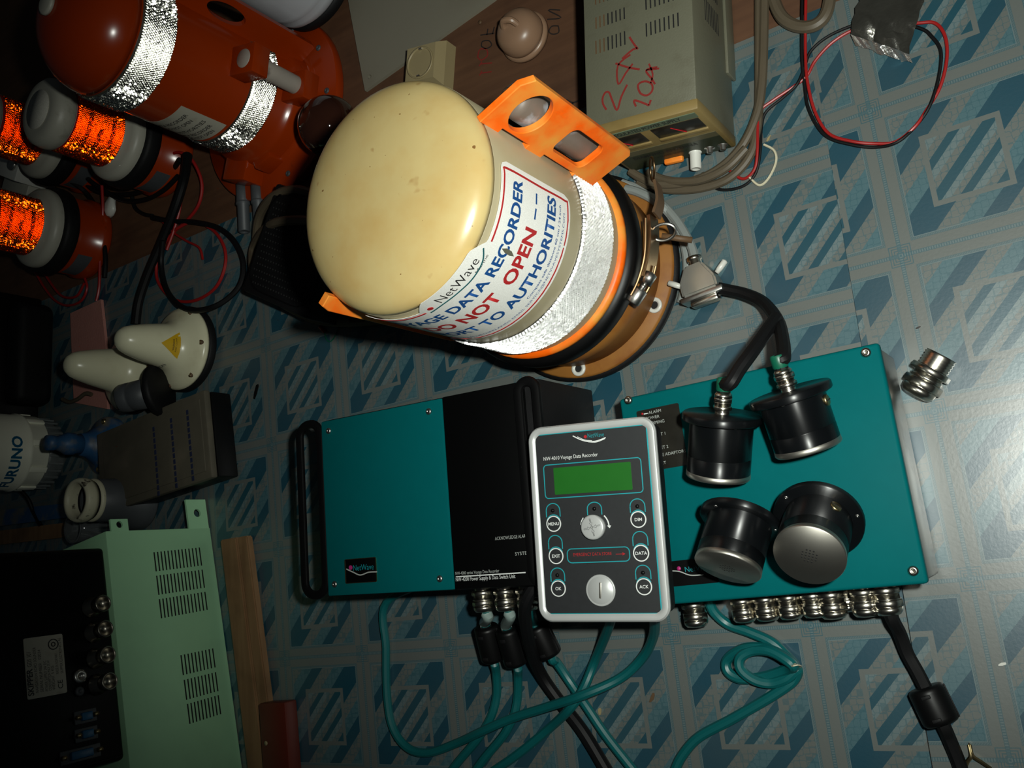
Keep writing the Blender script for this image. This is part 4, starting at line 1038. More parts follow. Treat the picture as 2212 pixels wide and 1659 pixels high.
# marker writing on the board
def boardpen(name, label, strokes, m, w=.0011):
    b = BM()
    for s_ in strokes: stroke(b, [at(x, y, ZF).xy for x, y in s_], w, ZF, ZF + .0002, n=4)
    o = obj(name, b, m, fo, smooth=False); o['label'] = label
boardpen('marker_writing', 'black ON written on the board', [[(1210, 22), (1184, 22), (1212, 38), (1182, 42)], [(1206, 56), (1192, 57), (1186, 68), (1194, 74), (1207, 70), (1206, 56)]], mINK)
boardpen('marker_writing', 'red 110 written on the board', [[(1040, 158), (1062, 155)], [(1036, 163), (1041, 153)], [(1040, 138), (1063, 136)], [(1035, 143), (1041, 133)], [(1032, 124), (1036, 108), (1050, 106), (1053, 120), (1040, 130), (1032, 124)]], mINKR)
boardpen('marker_writing', 'black F and zero written on the board', [[(1040, 100), (1042, 90), (1056, 88), (1062, 98), (1050, 105), (1040, 100)], [(1038, 76), (1068, 72)], [(1052, 76), (1054, 62)], [(1064, 74), (1068, 58)]], mINK)
boardpen('marker_writing', 'black AY written at the foot of the board beside the power supply', [[(1224, 216), (1238, 222), (1252, 216)], [(1238, 222), (1232, 236)], [(1248, 238), (1238, 244), (1250, 252)]], mINK, .0014)
nh = at(1037, 48, ZF); b = BM(); lathe(b, [(.0021, ZF), (.0019, ZF + .0007), (0, ZF + .0009)], 12, Matrix.Translation((nh.x, nh.y, 0))); o_n = obj('nail_head', b, mRUSTD, fo); o_n['label'] = 'dark nail head in the plywood'
# amber bulb
bc = at(703, 272, .045); rb = 64 * (CAM - bc).length / 1900 * .97
bu = thing('amber_lamp', 'dark amber glass globe lamp between the orange capsule and the cream dome', 'lamp', (bc.x + .004, bc.y - .002, ZF))
b = BM(); lathe(b, [(rb * math.sin(t), .047 - rb * math.cos(t)) for t in [PI * i / 20 for i in range(2, 21)]][:-1] + [(0, .047 + rb)], 40, cap=False); obj('globe', b, mAMBER, bu)
b = BM(); lathe(b, [(0, 0), (.0135, 0), (.0135, .010), (.0115, .012), (.0118, .016), (.0112, .018), (.0118, .020), (rb * math.sin(PI * .12), .047 - rb * math.cos(PI * .12))], 28); obj('lamp_base', b, mBLKM, bu)
# ================================================================== BIG ORANGE CAPSULE
OX = Vector((.035, .25, 0)); RO = .0595
oc = thing('float_capsule', 'large orange recorder capsule with two silver reflective bands', 'capsule', (OX.x, OX.y, ZF))
b = BM(); lathe(b, [(0, 0), (.0985, 0), (.0990, .001), (.0990, .0085), (.0975, .010), (.072, .0105), (.070, .013), (.068, .016), (0, .016)], 64); ofl = obj('base_flange', b, mORG2, oc)
for a in (-10, -40, -75, 25, 60):
    screw(ofl, (.0855 * math.cos(math.radians(a)), .0855 * math.sin(math.radians(a)), .0095), .0032, m=mDGREY)
b = BM(); lathe(b, [(.068, .012), (.0665, .030), (.0645, .034), (RO, .038), (RO, .20)], 64, cap=False)
obj('shell', b, mORG2, oc)
b = BM(); lathe(b, [(RO * math.cos(t) if t < PI / 2 - 1e-6 else 0, .20 + .047 * math.sin(t)) for t in [PI / 2 * i / 14 for i in range(15)]], 64); obj('dome', b, mORG2, oc)
b = BM(); lathe(b, [(.010, .2465), (.010, .2490), (.008, .2500), (0, .2500)], 24); obj('top_cap', b, mGRYW, oc)
for z0_, z1_, tl in ((.0525, .0790, 36), (.1665, .1965, 36)):
    b = BM(); cube_corner_tape(b, RO + .0003, math.radians(-150), math.radians(70), z0_, z1_, .0017, tl); t_ = obj('reflective_tape', b, mRETRO, oc, smooth=False)
    b = BM(); cyl_patch(b, RO + .0001, math.radians(-150), math.radians(70), z0_ - .001, z1_ + .002, .0002, 60); obj('tape_backing', b, mALU, t_)
b = BM(); cyl_patch(b, RO + .0001, math.radians(-128), math.radians(-70), .0845, .1350, .0003, 24); ol = obj('label', b, mLABG, oc)
om = lambda z: cyl_map(RO + .0004, math.radians(-99), z)
for s_, z_, w_ in (('DATA RECORDER', .1225, .046), ('DO NOT OPEN', .1140, .038), ('TO AUTHORITIES', .1040, .050), ('DATA RECORDER', .0955, .046), ('DO NOT OPEN', .0885, .036)):
    text('lettering', s_, .0042, om(z_), mBLKP, ol, 'CENTER', .012, width=w_)
# lifting handle fin with oval opening, and pinger held in two orange clamps
M = Matrix.Rotation(math.radians(22), 4, 'Z') @ Matrix.Rotation(PI / 2, 4, 'X')
b = BM(); holed(b, [(RO - .001, .020), (.0865, .020), (.0880, .024), (.0880, .128), (.0865, .142), (.0800, .155), (RO - .001, .1640)], [circ(.0725, .1180, .0090, 24, .0210)], -.0028, .0028, M); obj('lifting_fin', b, mORG2, oc, sharp=25)
PGA, PGR = math.radians(-14), .0765
G = Matrix.Rotation(PGA, 4, 'Z') @ Matrix.Translation((PGR, 0, 0))
for z_ in (.0255, .0880):
    b = BM(); bx(b, -.018, .0135, -.0140, .0140, z_, z_ + .0185, .0012, M=G); cl_ = obj('beacon_clamp', b, mORG2, oc)
b = BM(); lathe(b, [(0, .023), (.0088, .023), (.0090, .024), (.0090, .1065), (.0085, .1072), (0, .1072)], 28, G); obj('locator_beacon', b, mPINGER, oc)
fp_ = at(530, 372, .018) - OX
for dx_, dy_, sx_, rz_, h_ in ((0, 0, .017, -.35, .030), (.034, .006, .012, .25, .026)):
    b = BM(); bx(b, -sx_, sx_, -.012, .030, 0, h_, .0012, M=Matrix.Translation((fp_.x + dx_, fp_.y + dy_, .004)) @ Matrix.Rotation(rz_, 4, 'Z')); obj('foot_block', b, mORG2, oc)
# two dark sleeves under it
for (pa_, pb_, nm) in (((524, 412), (528, 502), 'left dark rubber sleeve lying below the big orange capsule foot'), ((556, 408), (562, 500), 'right dark rubber sleeve lying below the big orange capsule foot')):
    A_, B_ = at(*pa_, .0060), at(*pb_, .0060); L_ = (B_ - A_).length
    t = thing('rubber_sleeve', nm, 'sleeve', A_, align(A_, B_).to_3x3(), 'rubber sleeves below the orange capsule')
    b = BM(); lathe(b, [(.0040, -.012), (.0068, -.010), (.0070, L_ * .35), (.0062, L_ * .37), (.0062, L_ - .001), (.0050, L_), (.0040, L_ - .002)], 20, cap=False); obj('tube', b, mDGREY, t)
    b = BM(); lathe(b, [(.0071, L_ * .28), (.0076, L_ * .29), (.0076, L_ * .34), (.0071, L_ * .35)], 20, cap=False); obj('collar', b, mDGREY, t)
# ================================================================== SMALLER CAPSULES WITH RED REFLECTIVE TAPE
def small_capsule(x, y, label, top=.15, z0=ZF, rs=1.0, azim=-38):
    t = thing('small_capsule', label, 'capsule', (x, y, z0), None, 'small white and orange recorder capsules')
    b = BM(); lathe(b, [(0, 0), (.0490, 0), (.0500, .002), (.0500, .012), (.0470, .014), (.0470, .044), (0, .044)], 48); obj('orange_base', b, mORG2, t)
    b = BM(); lathe(b, [(.0470, .040), (.0520, .043), (.0530, .047), (.0530, .055), (.0515, .059), (.0470, .060)], 48, cap=False); obj('clamp_band', b, mBLKM, t)
    b = BM(); lathe(b, [(.0470, .058), (.0480, .062), (.0480, .066), (.0465, .070), (.0420, .073), (.0345, .075), (.0340, .076), (.0340, top - .022), (.0340, top - .020)], 48, cap=False); obj('white_shell', b, mGRYW, t)
    b = BM(); lathe(b, [(.0340, top - .021), (.0365, top - .019), (.0372, top - .012), (.0355, top - .004), (.0310, top), (.024, top + .0008), (0, top + .0008)], 48); cp = obj('white_cap', b, mGRYW, t)
    b = BM(); cube_corner_tape(b, .0342, math.radians(azim - 80), math.radians(azim + 80), .0775, top - .024, .0016, 34); tpo = obj('red_reflective_tape', b, mRETROR, t, smooth=False)
    b = BM(); cyl_patch(b, .0340, math.radians(azim - 85), math.radians(azim + 85), .0765, top - .0215, .0003, 40); obj('tape_backing', b, mREDP, tpo)
    for s_, f_, w_ in (('VOYAGE DATA RECORDER', .74, .062), ('DO NOT OPEN', .48, .034), ('REPORT TO AUTHORITIES', .22, .062)):
        text('lettering', s_, .0040, cyl_map(.0342 + .0031, math.radians(azim - 8), .0775 + (top - .024 - .0775) * f_), mBLKP, tpo, 'CENTER', .012, width=w_)
    b = BM(); cyl_patch(b, .0472, math.radians(azim - 60), math.radians(azim - 10), .016, .034, .0003, 12); obj('grey_patch', b, mDGREY, t)
    return t, cp
c3, _ = small_capsule(-.31, .21, 'nearest red-taped capsule at the left edge beside the wire coils', .15)
c2, cp2 = small_capsule(-.150, .2660, 'red-taped capsule tucked behind the big orange capsule, round white cap showing', .152, azim=-45)
b = BM(); lathe(b, [(.021, .1531), (.021, .1536), (0, .1536)], 32); obj('reflective_disc', b, mDISC, cp2)
c1, _ = small_capsule(-.300, .322, 'furthest red-taped capsule at the upper left edge', .150, azim=-40)
# silver-taped sleeve and crumpled foil at the foot of the second capsule
p = at(352, 352, .02)
ob_ = thing('orange_collar', 'short orange collar with a silver tape end beside the wires', 'collar', (at(330, 350, 0).x, at(330, 350, 0).y, ZF))
b = BM(); lathe(b, [(.020, 0), (.026, 0), (.026, .034), (.020, .034)], 32, cap=False); obj('ring', b, mORG2, ob_)
b = BM(); cyl_patch(b, .0261, -1.2, .9, .003, .030, .0004, 20); obj('silver_tape', b, mRETRO, ob_)
tb = at(40, 372, .06)
wb = thing('white_bracket', 'white plastic bracket block with a round bolt at the left edge', 'bracket', (at(22, 352, .05).x, at(22, 352, .05).y, ZF), (0, 0, math.radians(-30)))
b = BM(); bx(b, -.045, .022, -.020, .022, 0, .052, .0015); obj('block', b, mWHT, wb)
b = BM(); bx(b, -.045, .023, -.038, -.020, 0, .034, .0012); obj('step', b, mGRYW, wb)
b = BM(); lathe(b, [(.0090, .052), (.0090, .054), (.0075, .056), (0, .056)], 24, Matrix.Translation((.008, .0, 0))); obj('bolt_head', b, mSTEEL, wb)
# ================================================================== WHITE TUB AT THE TOP
wt = at(685, -36, .0085)
tu = thing('white_tub', 'white ribbed tub with a grimy black foot beside the big orange capsule', 'tub', (wt.x, wt.y, .0085))
b = BM(); lathe(b, [(0, .0), (.0500, .0), (.0520, .002), (.0525, .010), (.0500, .012)], 48); obj('rubber_foot', b, mBLKM, tu)
b = BM(); lathe(b, [(.0500, .011), (.0545, .016), (.0555, .022), (.0545, .026), (.0552, .028), (.0552, .033), (.0546, .035), (.0575, .130), (.0590, .150), (.055, .155), (0, .155)], 48, cap=False); obj('tub_wall', b, mat('tub_white', (.42, .43, .46), .35, var=.05), tu)
# ================================================================== BLACK PERFORATED CASE WITH GREY CABLE
bk = thing('perforated_case', 'black perforated metal case standing behind the cream capsule', 'case', (.0, 0, 0))
q = [at(600, 646, 0), at(700, 690, 0)]
d_ = (q[1] - q[0]).normalized(); ang = math.atan2(d_.y, d_.x)
bk.location = (q[0].x, q[0].y, 0); bk.rotation_euler = (0, 0, ang)
b = BM(); bx(b, 0, .100, 0, .110, .001, .046, .003); bb_ = obj('case_body', b, mBLKM, bk)
b = BM()
for i in range(22):
    for j in range(14):
        lathe(b, [(.0010, .0459), (.0010, .0462), (0, .0462)], 6, Matrix.Translation((.008 + i * .0040 + (j % 2) * .002, .012 + j * .0062, 0)))
hh = obj('perforations', b, mDARK, bb_); hh['kind'] = 'stuff'
b = BM(); ring2d(b, rrect(.004, .096, .006, .104, .02), .0012, .0455, .0472); obj('trim_bead', b, mBLK, bk)
cable('grey_lead', 'thick grey lead looped over the perforated case', [at(690, 425, .040)] + pz([(640, 410, .046), (590, 425, .040), (560, 470, .022), (552, 540, .006), (550, 580, .006), (562, 620, .006), (590, 642, .006), (640, 672, .006), (700, 690, .006), (760, 690, .006)]), .0045, mGCAB)
cable('grey_lead', 'second grey lead arching over the perforated case', pz([(720, 490, .056), (660, 476, .056), (600, 480, .050), (568, 500, .030), (548, 535, .010), (546, 570, .0155), (556, 612, .0155), (590, 646, .0155)]), .0045, mGCAB)
cable('grey_lead', 'grey lead lying on the vinyl below the perforated case', pz([(618, 655, .0045), (650, 678, .0045), (700, 694, .0045), (760, 696, .0045), (830, 690, .0045)]), .0045, mGCAB)
t = thing('wire_stub', 'small red ferrule with a thin green wire on the vinyl', 'wire', at(697, 714, 0))
o_ = Vector(t.location)
A_, B_ = at(691, 706, .0018) - o_, at(701, 716, .0018) - o_
b = BM(); lathe(b, [(0, 0), (.0018, 0), (.0018, (B_ - A_).length), (0, (B_ - A_).length)], 12, align(A_, B_)); obj('ferrule', b, mRED, t)
b = BM(); tube(b, [at(x, y, .001) - o_ for x, y in ((701, 716), (704, 730), (711, 738), (720, 732), (728, 715), (733, 696))], .0006, 6); obj('green_wire', b, mGRNT, t)
# ================================================================== WIRES AT THE UPPER LEFT
cable('red_lead', 'red wire hanging in a big ring below the big orange capsule', pz([(372, 332, .02), (392, 330, .02), (418, 350, .015), (436, 395, .008), (430, 440, .005), (405, 475, .004), (372, 505, .003), (345, 545, .002), (338, 595, .002), (355, 630, .002), (385, 650, .003), (425, 648, .002), (465, 622, .002), (485, 580, .002), (486, 540, .002), (468, 505, .002), (440, 485, .002), (415, 478, .003), (380, 495, .006)]), .0018, mRED, 'wire', seg=8)
cable('red_lead', 'red wire curling out from under the big orange capsule', pz([(262, 280, .03), (285, 305, .02), (308, 335, .012), (332, 360, .008), (352, 352, .008), (368, 338, .008), (382, 350, .008), (392, 390, .004), (390, 440, .004), (378, 490, .004), (360, 540, .005)]), .0018, mRED, 'wire', seg=8)
cable('red_lead', 'straight red wire dropping beside the nearest red-taped capsule', pz([(220, 400, .02), (222, 450, .01), (220, 500, .006), (216, 560, .004), (214, 620, .003), (208, 650, .003)]), .0018, mRED, 'wire', seg=8)
cable('red_lead', 'short red wire end pointing right on the dark vinyl', pz([(345, 472, .003), (372, 500, .003), (402, 520, .003), (430, 535, .003), (438, 560, .003)]), .0014, mRED, 'wire', seg=8)
cable('black_lead', 'thick black cable running down past the radome antennas', pz([(405, 335, .03), (398, 385, .014), (378, 450, .010), (350, 520, .006), (320, 590, .006), (300, 650, .006), (293, 700, .006)]), .0052, mBCAB)
cable('black_lead', 'black cable making the larger ring over the near radome antenna', pz([(330, 470, .005), (372, 478, .004), (420, 480, .004), (470, 492, .004), (505, 520, .004), (525, 565, .004), (520, 612, .006), (492, 645, .012), (455, 665, .020), (415, 670, .022), (382, 655, .016), (358, 620, .008), (348, 570, .006), (352, 520, .012)]), .0030, mBCAB)
cable('black_lead', 'black cable circling below the second red-taped capsule', pz([(215, 265, .06), (185, 275, .05), (162, 300, .03), (155, 340, .02), (168, 380, .012), (200, 408, .008), (240, 420, .006), (290, 418, .006), (335, 400, .006), (370, 370, .010), (388, 345, .02)]), .0030, mBCAB)
cable('black_lead', 'second black cable sagging under the first circle', pz([(160, 330, .03), (180, 375, .018), (215, 405, .014), (265, 432, .006), (310, 432, .006), (352, 412, .010), (385, 380, .012)]), .0028, mBCAB)
cable('black_lead', 'black cable bunch passing behind the orange base', pz([(150, 390, .03), (185, 415, .010), (210, 455, .006), (222, 510, .005), (228, 560, .005), (226, 600, .005)]), .0028, mBCAB)
cable('black_lead', 'thin black cable with a pale joint crossing the brown floor', pz([(285, 420, .004), (292, 448, .003), (310, 462, .003), (330, 466, .003)]), .0022, mBCAB)
cable('red_lead', 'red wire loop lying below the nearest red-taped capsule', pz([(75, 585, .004), (95, 620, .003), (118, 648, .003), (145, 660, .003), (175, 650, .003), (188, 620, .003), (178, 590, .003)]), .0016, mRED, 'wire', seg=8)
cable('red_lead', 'second red wire loop beside the pink sheet', pz([(84, 570, .006), (110, 612, .005), (135, 640, .005), (165, 640, .005), (182, 612, .006)]), .0016, mRED, 'wire', seg=8)
b = BM(); random.seed(11)
bmesh.ops.create_icosphere(b, subdivisions=2, radius=.012)
cpos = at(238, 446, .004)
for v in b.verts: v.co = Vector((v.co.x * 1.0, v.co.y * 1.2, v.co.z * .4)) * random.uniform(.75, 1.15) + cpos
tag(obj('foam_scrap', b, mWHT), 'white scrap of foam on the brown floor by the wires', 'scrap')
# ================================================================== RADOME ANTENNAS
def radome(x, y, z, label, az=-10, tilt=(0, 0)):
    t = thing('radome_antenna', label, 'antenna', (x, y, z), (tilt[0], tilt[1], 0), 'white conical radome antennas')
    b = BM(); lathe(b, [(0, 0), (.0462, 0), (.0475, .0015), (.0475, .0075), (.0462, .009), (.040, .010), (0, .010)], 48); obj('rubber_base', b, mBLKM, t)
    b = BM(); lathe(b, [(.0455, .009), (.0458, .012), (.0440, .0150), (.0390, .0185), (.0320, .0220), (.0265, .0270), (.0240, .0330), (.0225, .0420), (.0195, .0580), (.0160, .0720), (.0130, .0800), (.0085, .0850), (.004, .0868), (0, .0870)], 56); sh = obj('radome', b, mWRAD, t)
    for a in (az - 100, az - 48, az + 5, az + 62, az + 150):
        c, s = math.cos(math.radians(a)), math.sin(math.radians(a))
        b = BM(); lathe(b, [(.0026, 0), (.0026, .0026), (0, .0026)], 12, Matrix.Translation((.0415 * c, .0415 * s, .0150)), cap=True); rc = obj('screw_recess', b, mRUSTD, t)
        b = BM(); lathe(b, [(.0013, .0026), (.0012, .0033), (0, .0035)], 10, Matrix.Translation((.0422 * c, .0422 * s, .0150))); obj('screw', b, mBRASS, rc)
    return t, sh
D1, s1 = radome(-.1215, .0232, 0, 'near white radome antenna with the yellow warning triangle')
D2, s2 = radome(-.2080, .0150, .004, 'rear white radome antenna standing on the pink sheet')
def cone_r(z):
    P_ = [(.0285, .0250), (.0265, .0270), (.0240, .0330), (.0225, .0420), (.0195, .0580), (.0160, .0720)]
    for (r0, z0_), (r1, z1_) in zip(P_, P_[1:]):
        if z <= z1_: return r0 + (r1 - r0) * (z - z0_) / (z1_ - z0_)
    return P_[-1][0]
azc = math.radians(-12)
b = BM(); rows = []
for i in range(9):
    z_ = .0500 - .0205 * i / 8; hw = .0150 * i / 8 + .0001; r_ = cone_r(z_) + .00025
    rows.append([b.verts.new((r_ * math.cos(azc + f * hw / r_), r_ * math.sin(azc + f * hw / r_), z_)) for f in (-1, -.5, 0, .5, 1)])
for A_, B_ in zip(rows, rows[1:]):
    for k_ in range(4): b.faces.new((A_[k_], B_[k_], B_[k_ + 1], A_[k_ + 1]))
bmesh.ops.recalc_face_normals(b, faces=b.faces[:]); wl_ = obj('warning_label', b, mYEL, s1)
cm = lambda z0_: (lambda v: Vector(((cone_r(z0_ + v.y) + .0005) * math.cos(azc + v.x / .024), (cone_r(z0_ + v.y) + .0005) * math.sin(azc + v.x / .024), z0_ + v.y)))
text('lettering', 'WARNING', .0020, cm(.0358), mBLKP, wl_, 'CENTER', .01, width=.0125)
text('lettering', 'KEEP CLEAR', .0015, cm(.0332), mBLKP, wl_, 'CENTER', .0, width=.0150)
cm2 = lambda v: Vector(((cone_r(.0350 + v.y) + .0005) * math.cos(math.radians(-92) + v.x / .024), (cone_r(.0350 + v.y) + .0005) * math.sin(math.radians(-92) + v.x / .024), .0350 + v.y))
text('lettering', 'TRON', .0042, cm2, mDGREY, s1, 'CENTER', .01, width=.016)
# pink sheet below
q = [at(158, 678, 0), at(224, 648, 0), at(236, 760, 0), at(238, 884, 0), at(166, 870, 0)]
b = BM(); poly(b, [(p.x, p.y) for p in q], .0003, .0040); tag(obj('pink_sheet', b, mPINK), 'flat pink foam sheet under the rear radome antenna', 'sheet')
# slate coloured plug
A_, B_ = at(262, 862, .050), at(352, 842, .030)
pg = thing('slate_plug', 'dark slate plastic cap with flange between the radome antennas and the dusty case', 'plastic cap', A_, align(A_, B_).to_3x3())
L_ = (B_ - A_).length
b = BM(); lathe(b, [(0, 0), (.0140, 0), (.0155, .002), (.0158, L_ * .25), (.0150, L_ * .27), (.0158, L_ * .30), (.0165, L_ * .80)], 36); obj('cap_body', b, mDGREY, pg)
b = BM(); lathe(b, [(.0165, L_ * .78), (.0270, L_ * .82), (.0285, L_ * .86), (.0285, L_ * .95), (.0265, L_), (0, L_)], 40); obj('cap_flange', b, mBLKM, pg)
cable('grey_ribbon', 'short grey lead curling beside the rear radome antenna', pz([(135, 862, .01), (150, 868, .01), (168, 862, .012), (185, 850, .014), (198, 852, .012)]), .0024, mGCAB)
# ================================================================== DUSTY CASE (battery shaped)
bt = thing('dusty_case', 'black rectangular case with a dusty brown lid and blue stripes', 'case', at(497, 846, 0), None)
qa, qb = at(500, 850, 0), at(518, 1030, 0); v_ = (qb - qa); angb = math.atan2(v_.y, v_.x) + PI / 2
bt.location = (qa.x, qa.y, 0); bt.rotation_euler = (0, 0, angb)
BL_ = v_.length
b = BM(); bx(b, -.190, 0, -BL_, 0, .001, .026, .002); obj('case_body', b, mBLK, bt)
b = BM(); bx(b, -.190, -.001, -BL_ - .001, .001, .026, .034, .002); ld = obj('lid', b, mBATT, bt)
b = BM(); bx(b, -.178, -.008, -BL_ + .007, -.007, .0335, .0352, .0008); obj('raised_panel', b, mBATT, ld)
for x_ in (-.085, -.055, -.028):
    b = BM()
    n_ = 12
    for i in range(n_): bx(b, x_ - .0017, x_ + .0017, -.012 - i * .0063 - .0048 - abs(x_) * .06, -.012 - i * .0063 - abs(x_) * .06, .0350, .0355)
    obj('blue_stripe', b, mBLUS, ld, smooth=False)
# ================================================================== BUOY WITH BLUE LETTERING
fb = at(118, 978, 0)
fu = thing('antenna_pod', 'white antenna pod with blue lettering at the left edge', 'antenna', (fb.x - .010, fb.y, 0))
RFU = .0455; mPOD = mat('pod_white', (.94, .95, .78), .35, var=.03)
b = BM(); lathe(b, [(0, 0), (.036, 0), (.0365, .004), (.0420, .012), (.0430, .020), (.0430, .026), (0, .026)], 48); obj('metal_base', b, mat('dull_grey_casting', (.17, .19, .19), .5, .3, var=.35, scale=60), fu)
b = BM()
for i in range(28): bx(b, .0415, .0440, -.0016, .0016, .006, .024, .0005, M=Matrix.Rotation(2 * PI * i / 28, 4, 'Z'))
obj('knurl_ribs', b, mat('dull_grey_casting', (.17, .19, .19)), fu)
b = BM(); lathe(b, [(.0440, .025), (RFU, .027), (RFU, .044), (.0470, .046), (.0470, .049), (RFU, .051), (RFU, .085), (.043, .100), (.034, .112), (.018, .118), (0, .120)], 56); ps_ = obj('pod_shell', b, mPOD, fu)
for a in (-115, -75, -35, 5, 45, 90):
    b = BM(); bx(b, RFU - .001, RFU + .0020, -.0035, .0035, .026, .046, .0008, M=Matrix.Rotation(math.radians(a), 4, 'Z')); obj('grip_rib', b, mPOD, ps_)
text('lettering', 'FURUNO', .0115, cyl_map(RFU + .0003, math.radians(-30), .0590), mFURB, ps_, 'CENTER', .035, width=.070)
cable('black_lead', 'black lead hanging beside the white antenna pod', pz([(-20, 1052, .02), (30, 1052, .02), (58, 1075, .012), (72, 1105, .006), (88, 1135, .005)]), .0026, mBCAB)
# ================================================================== BLUE FLANGED VALVE, DARK POT, GLASS
bp = at(262, 958, 0)
bv = thing('blue_flange_valve', 'grimy blue flanged fitting with a stubby stem by the antenna pod', 'fitting', (bp.x - .018, bp.y, 0))
b = BM(); lathe(b, [(0, 0), (.0330, 0), (.0340, .002), (.0340, .010), (.0325, .012), (.0250, .014), (.0200, .022), (.0140, .032), (.0120, .040)], 40); obj('flange', b, mBLUEP, bv)
b = BM(); lathe(b, [(.0120, .038), (.0110, .046), (.0125, .048), (.0125, .056), (.0100, .060), (.0075, .068), (.0085, .070), (.0085, .078), (0, .079)], 28); obj('stem', b, mBLUEP, bv)
for a in range(6):
    c, s = math.cos(a * PI / 3 + .3), math.sin(a * PI / 3 + .3); b = BM(); prismz(b, .0035, .0115, .0150, 6, Matrix.Translation((.0280 * c, .0280 * s, 0))); obj('flange_bolt', b, mBRASS, bv)
pp = at(300, 1085, 0)
pt_ = thing('dark_pot', 'dark pot with a pale chipped rim standing by the dusty case', 'pot', (pp.x + .004, pp.y + .002, 0))
b = BM(); lathe(b, [(0, 0), (.0330, 0), (.0345, .003), (.0320, .014), (.0265, .024), (.0235, .036), (.0225, .058), (.0200, .060), (.0200, .020), (0, .020)], 40); obj('pot_body', b, mDGREY, pt_)
b = BM(); lathe(b, [(.0200, .0650), (.0225, .0640), (.0235, .0680), (.0235, .0740), (.0215, .0775), (.0180, .0770), (.0170, .0720), (.0175, .0640)], 40, cap=False); obj('pale_rim', b, mat('chipped_cream', (.52, .50, .36), .5, var=.1, dirt=(.05, .04, .03), dscale=90, dlo=.62, dhi=.7), pt_)
b = BM(); lathe(b, [(.0225, .0560), (.0232, .0575), (.0228, .0600), (.0210, .061)], 40, cap=False); obj('pale_bead', b, mat('chipped_cream', (.52, .50, .36)), pt_)
b = BM(); lathe(b, [(.0205, .058), (.0210, .066)], 32, cap=False); obj('neck', b, mBLKM, pt_)
gg = at(222, 1140, 0)
gl = thing('clear_tumbler', 'small clear plastic tumbler behind the mint cabinet', 'tumbler', (gg.x, gg.y, 0))
b = BM(); lathe(b, [(0, 0), (.0120, 0), (.0135, .001), (.0160, .036), (.0150, .0362), (.0126, .003), (0, .0025)], 32); obj('cup', b, mGLASS, gl)
b = BM(); lathe(b, [(.0158, .0350), (.0166, .0356), (.0166, .0372), (.0152, .0372)], 32, cap=False); obj('rim', b, mGLASS, gl)
# ================================================================== BLACK CHASSIS AT THE LEFT
bcx = thing('black_chassis', 'black glossy electronics chassis in the dark left corner', 'chassis', (-.4950, .0900, 0), (0, 0, math.radians(-4)))
b = BM(); bx(b, -.105, .080, -.090, .075, .002, .060, .003); obj('chassis_body', b, mBLK, bcx)
for x_ in (.030, .062, .068):
    b = BM(); bx(b, x_, x_ + .0012, -.086, .071, .0595, .0612); obj('seam_rib', b, mDGREY, bcx)
b = BM(); bx(b, .080, .115, -.070, .060, .002, .050, .012, 4); obj('rounded_end', b, mBLKM, bcx)
for (x_, y_) in ((-.02, .05), (.012, .064), (.020, .066), (-.045, .0), (-.03, -.03), (-.05, -.045), (-.012, -.02), (.0, -.06), (.01, .02)):
    screw(bcx, (x_, y_, .0600), .0026)
b = BM(); bx(b, .064, .0665, .020, .050, .060, .0625, .0005); obj('bright_clip', b, mSTEEL, bcx)
# ================================================================== MINT CABINET AND BLACK ECHO SOUNDER
ca, cb_ = at(455, 1139, 0), at(525, 1659, 0)
dv_ = cb_ - ca; angc = math.atan2(dv_.y, dv_.x) + PI / 2
mc = thing('mint_cabinet', 'mint green metal cabinet with vent slots and mounting ears', 'cabinet', (ca.x, ca.y, 0), (0, 0, angc))
LC_ = .300; HC = .1180
b = BM(); bx(b, -.120, 0, -LC_, 0, .0005, HC, .0015); cbod = obj('cabinet_body', b, mMINT, mc)
for z0_, z1_, le_ in ((.002, .0260, .030), (.094, .1120, .011)):
    b = BM(); holed(b, [(-.001, z0_), (le_, z0_), (le_, z1_), (-.001, z1_)], [circ(le_ * .52, (z0_ + z1_) / 2, min(.0042, le_ * .3), 16)], -.0012, .0012, Matrix.Translation((-.0015, 0, 0)) @ Matrix.Rotation(PI / 2, 4, 'Z') @ Matrix.Rotation(PI / 2, 4, 'X')); obj('mounting_ear', b, mMINT, mc)
bpy.context.view_layer.update()
def mcl(px, py, plane_x=0.0, T=None):
    inv = (T or mc).matrix_world.inverted()
    d = RM @ Vector(((px - W / 2) / FPX, -(py - H / 2) / FPX, -1.0))
    o = inv @ CAM; dd = inv.to_3x3() @ d; p = o + dd * ((plane_x - o.x) / dd.x); return p.y, p.z
k5 = 2.765
def slots(c, nx, rows_):
    # c: four zoom corners of one slot block: TL, TR, BL, BR
    for r0, r1 in rows_:
        for i in range(nx):
            f = i / (nx - 1)
            def pt(g):
                x = (c[0][0] * (1 - f) + c[1][0] * f) * (1 - g) + (c[2][0] * (1 - f) + c[3][0] * f) * g
                y = (c[0][1] * (1 - f) + c[1][1] * f) * (1 - g) + (c[2][1] * (1 - f) + c[3][1] * f) * g
                return mcl(x / k5, 1059 + y / k5)
            (ya, za), (yb, zb) = pt(r0), pt(r1)
            b = BM(); bx(b, -.0006, .00015, min(ya, yb), max(ya, yb), (za + zb) / 2 - .0007, (za + zb) / 2 + .0007); obj('vent_slot', b, mDARK, cbod, smooth=False)
slots([(920, 370), (1190, 342), (965, 765), (1237, 715)], 14, ((0, .29), (.355, .645), (.71, 1)))
slots([(1080, 985), (1270, 945), (1135, 1395), (1317, 1338)], 10, ((0, .29), (.36, .65), (.71, 1)))
es = thing('echo_sounder', 'black echo sounder unit standing on the mint cabinet, sockets outward', 'instrument', (0, 0, 0))
bpy.context.view_layer.update()
inv = mc.matrix_world
y_r, z_r = mcl(240, 1181, -.004); y_b, z_b = mcl(271, 1640, -.004)
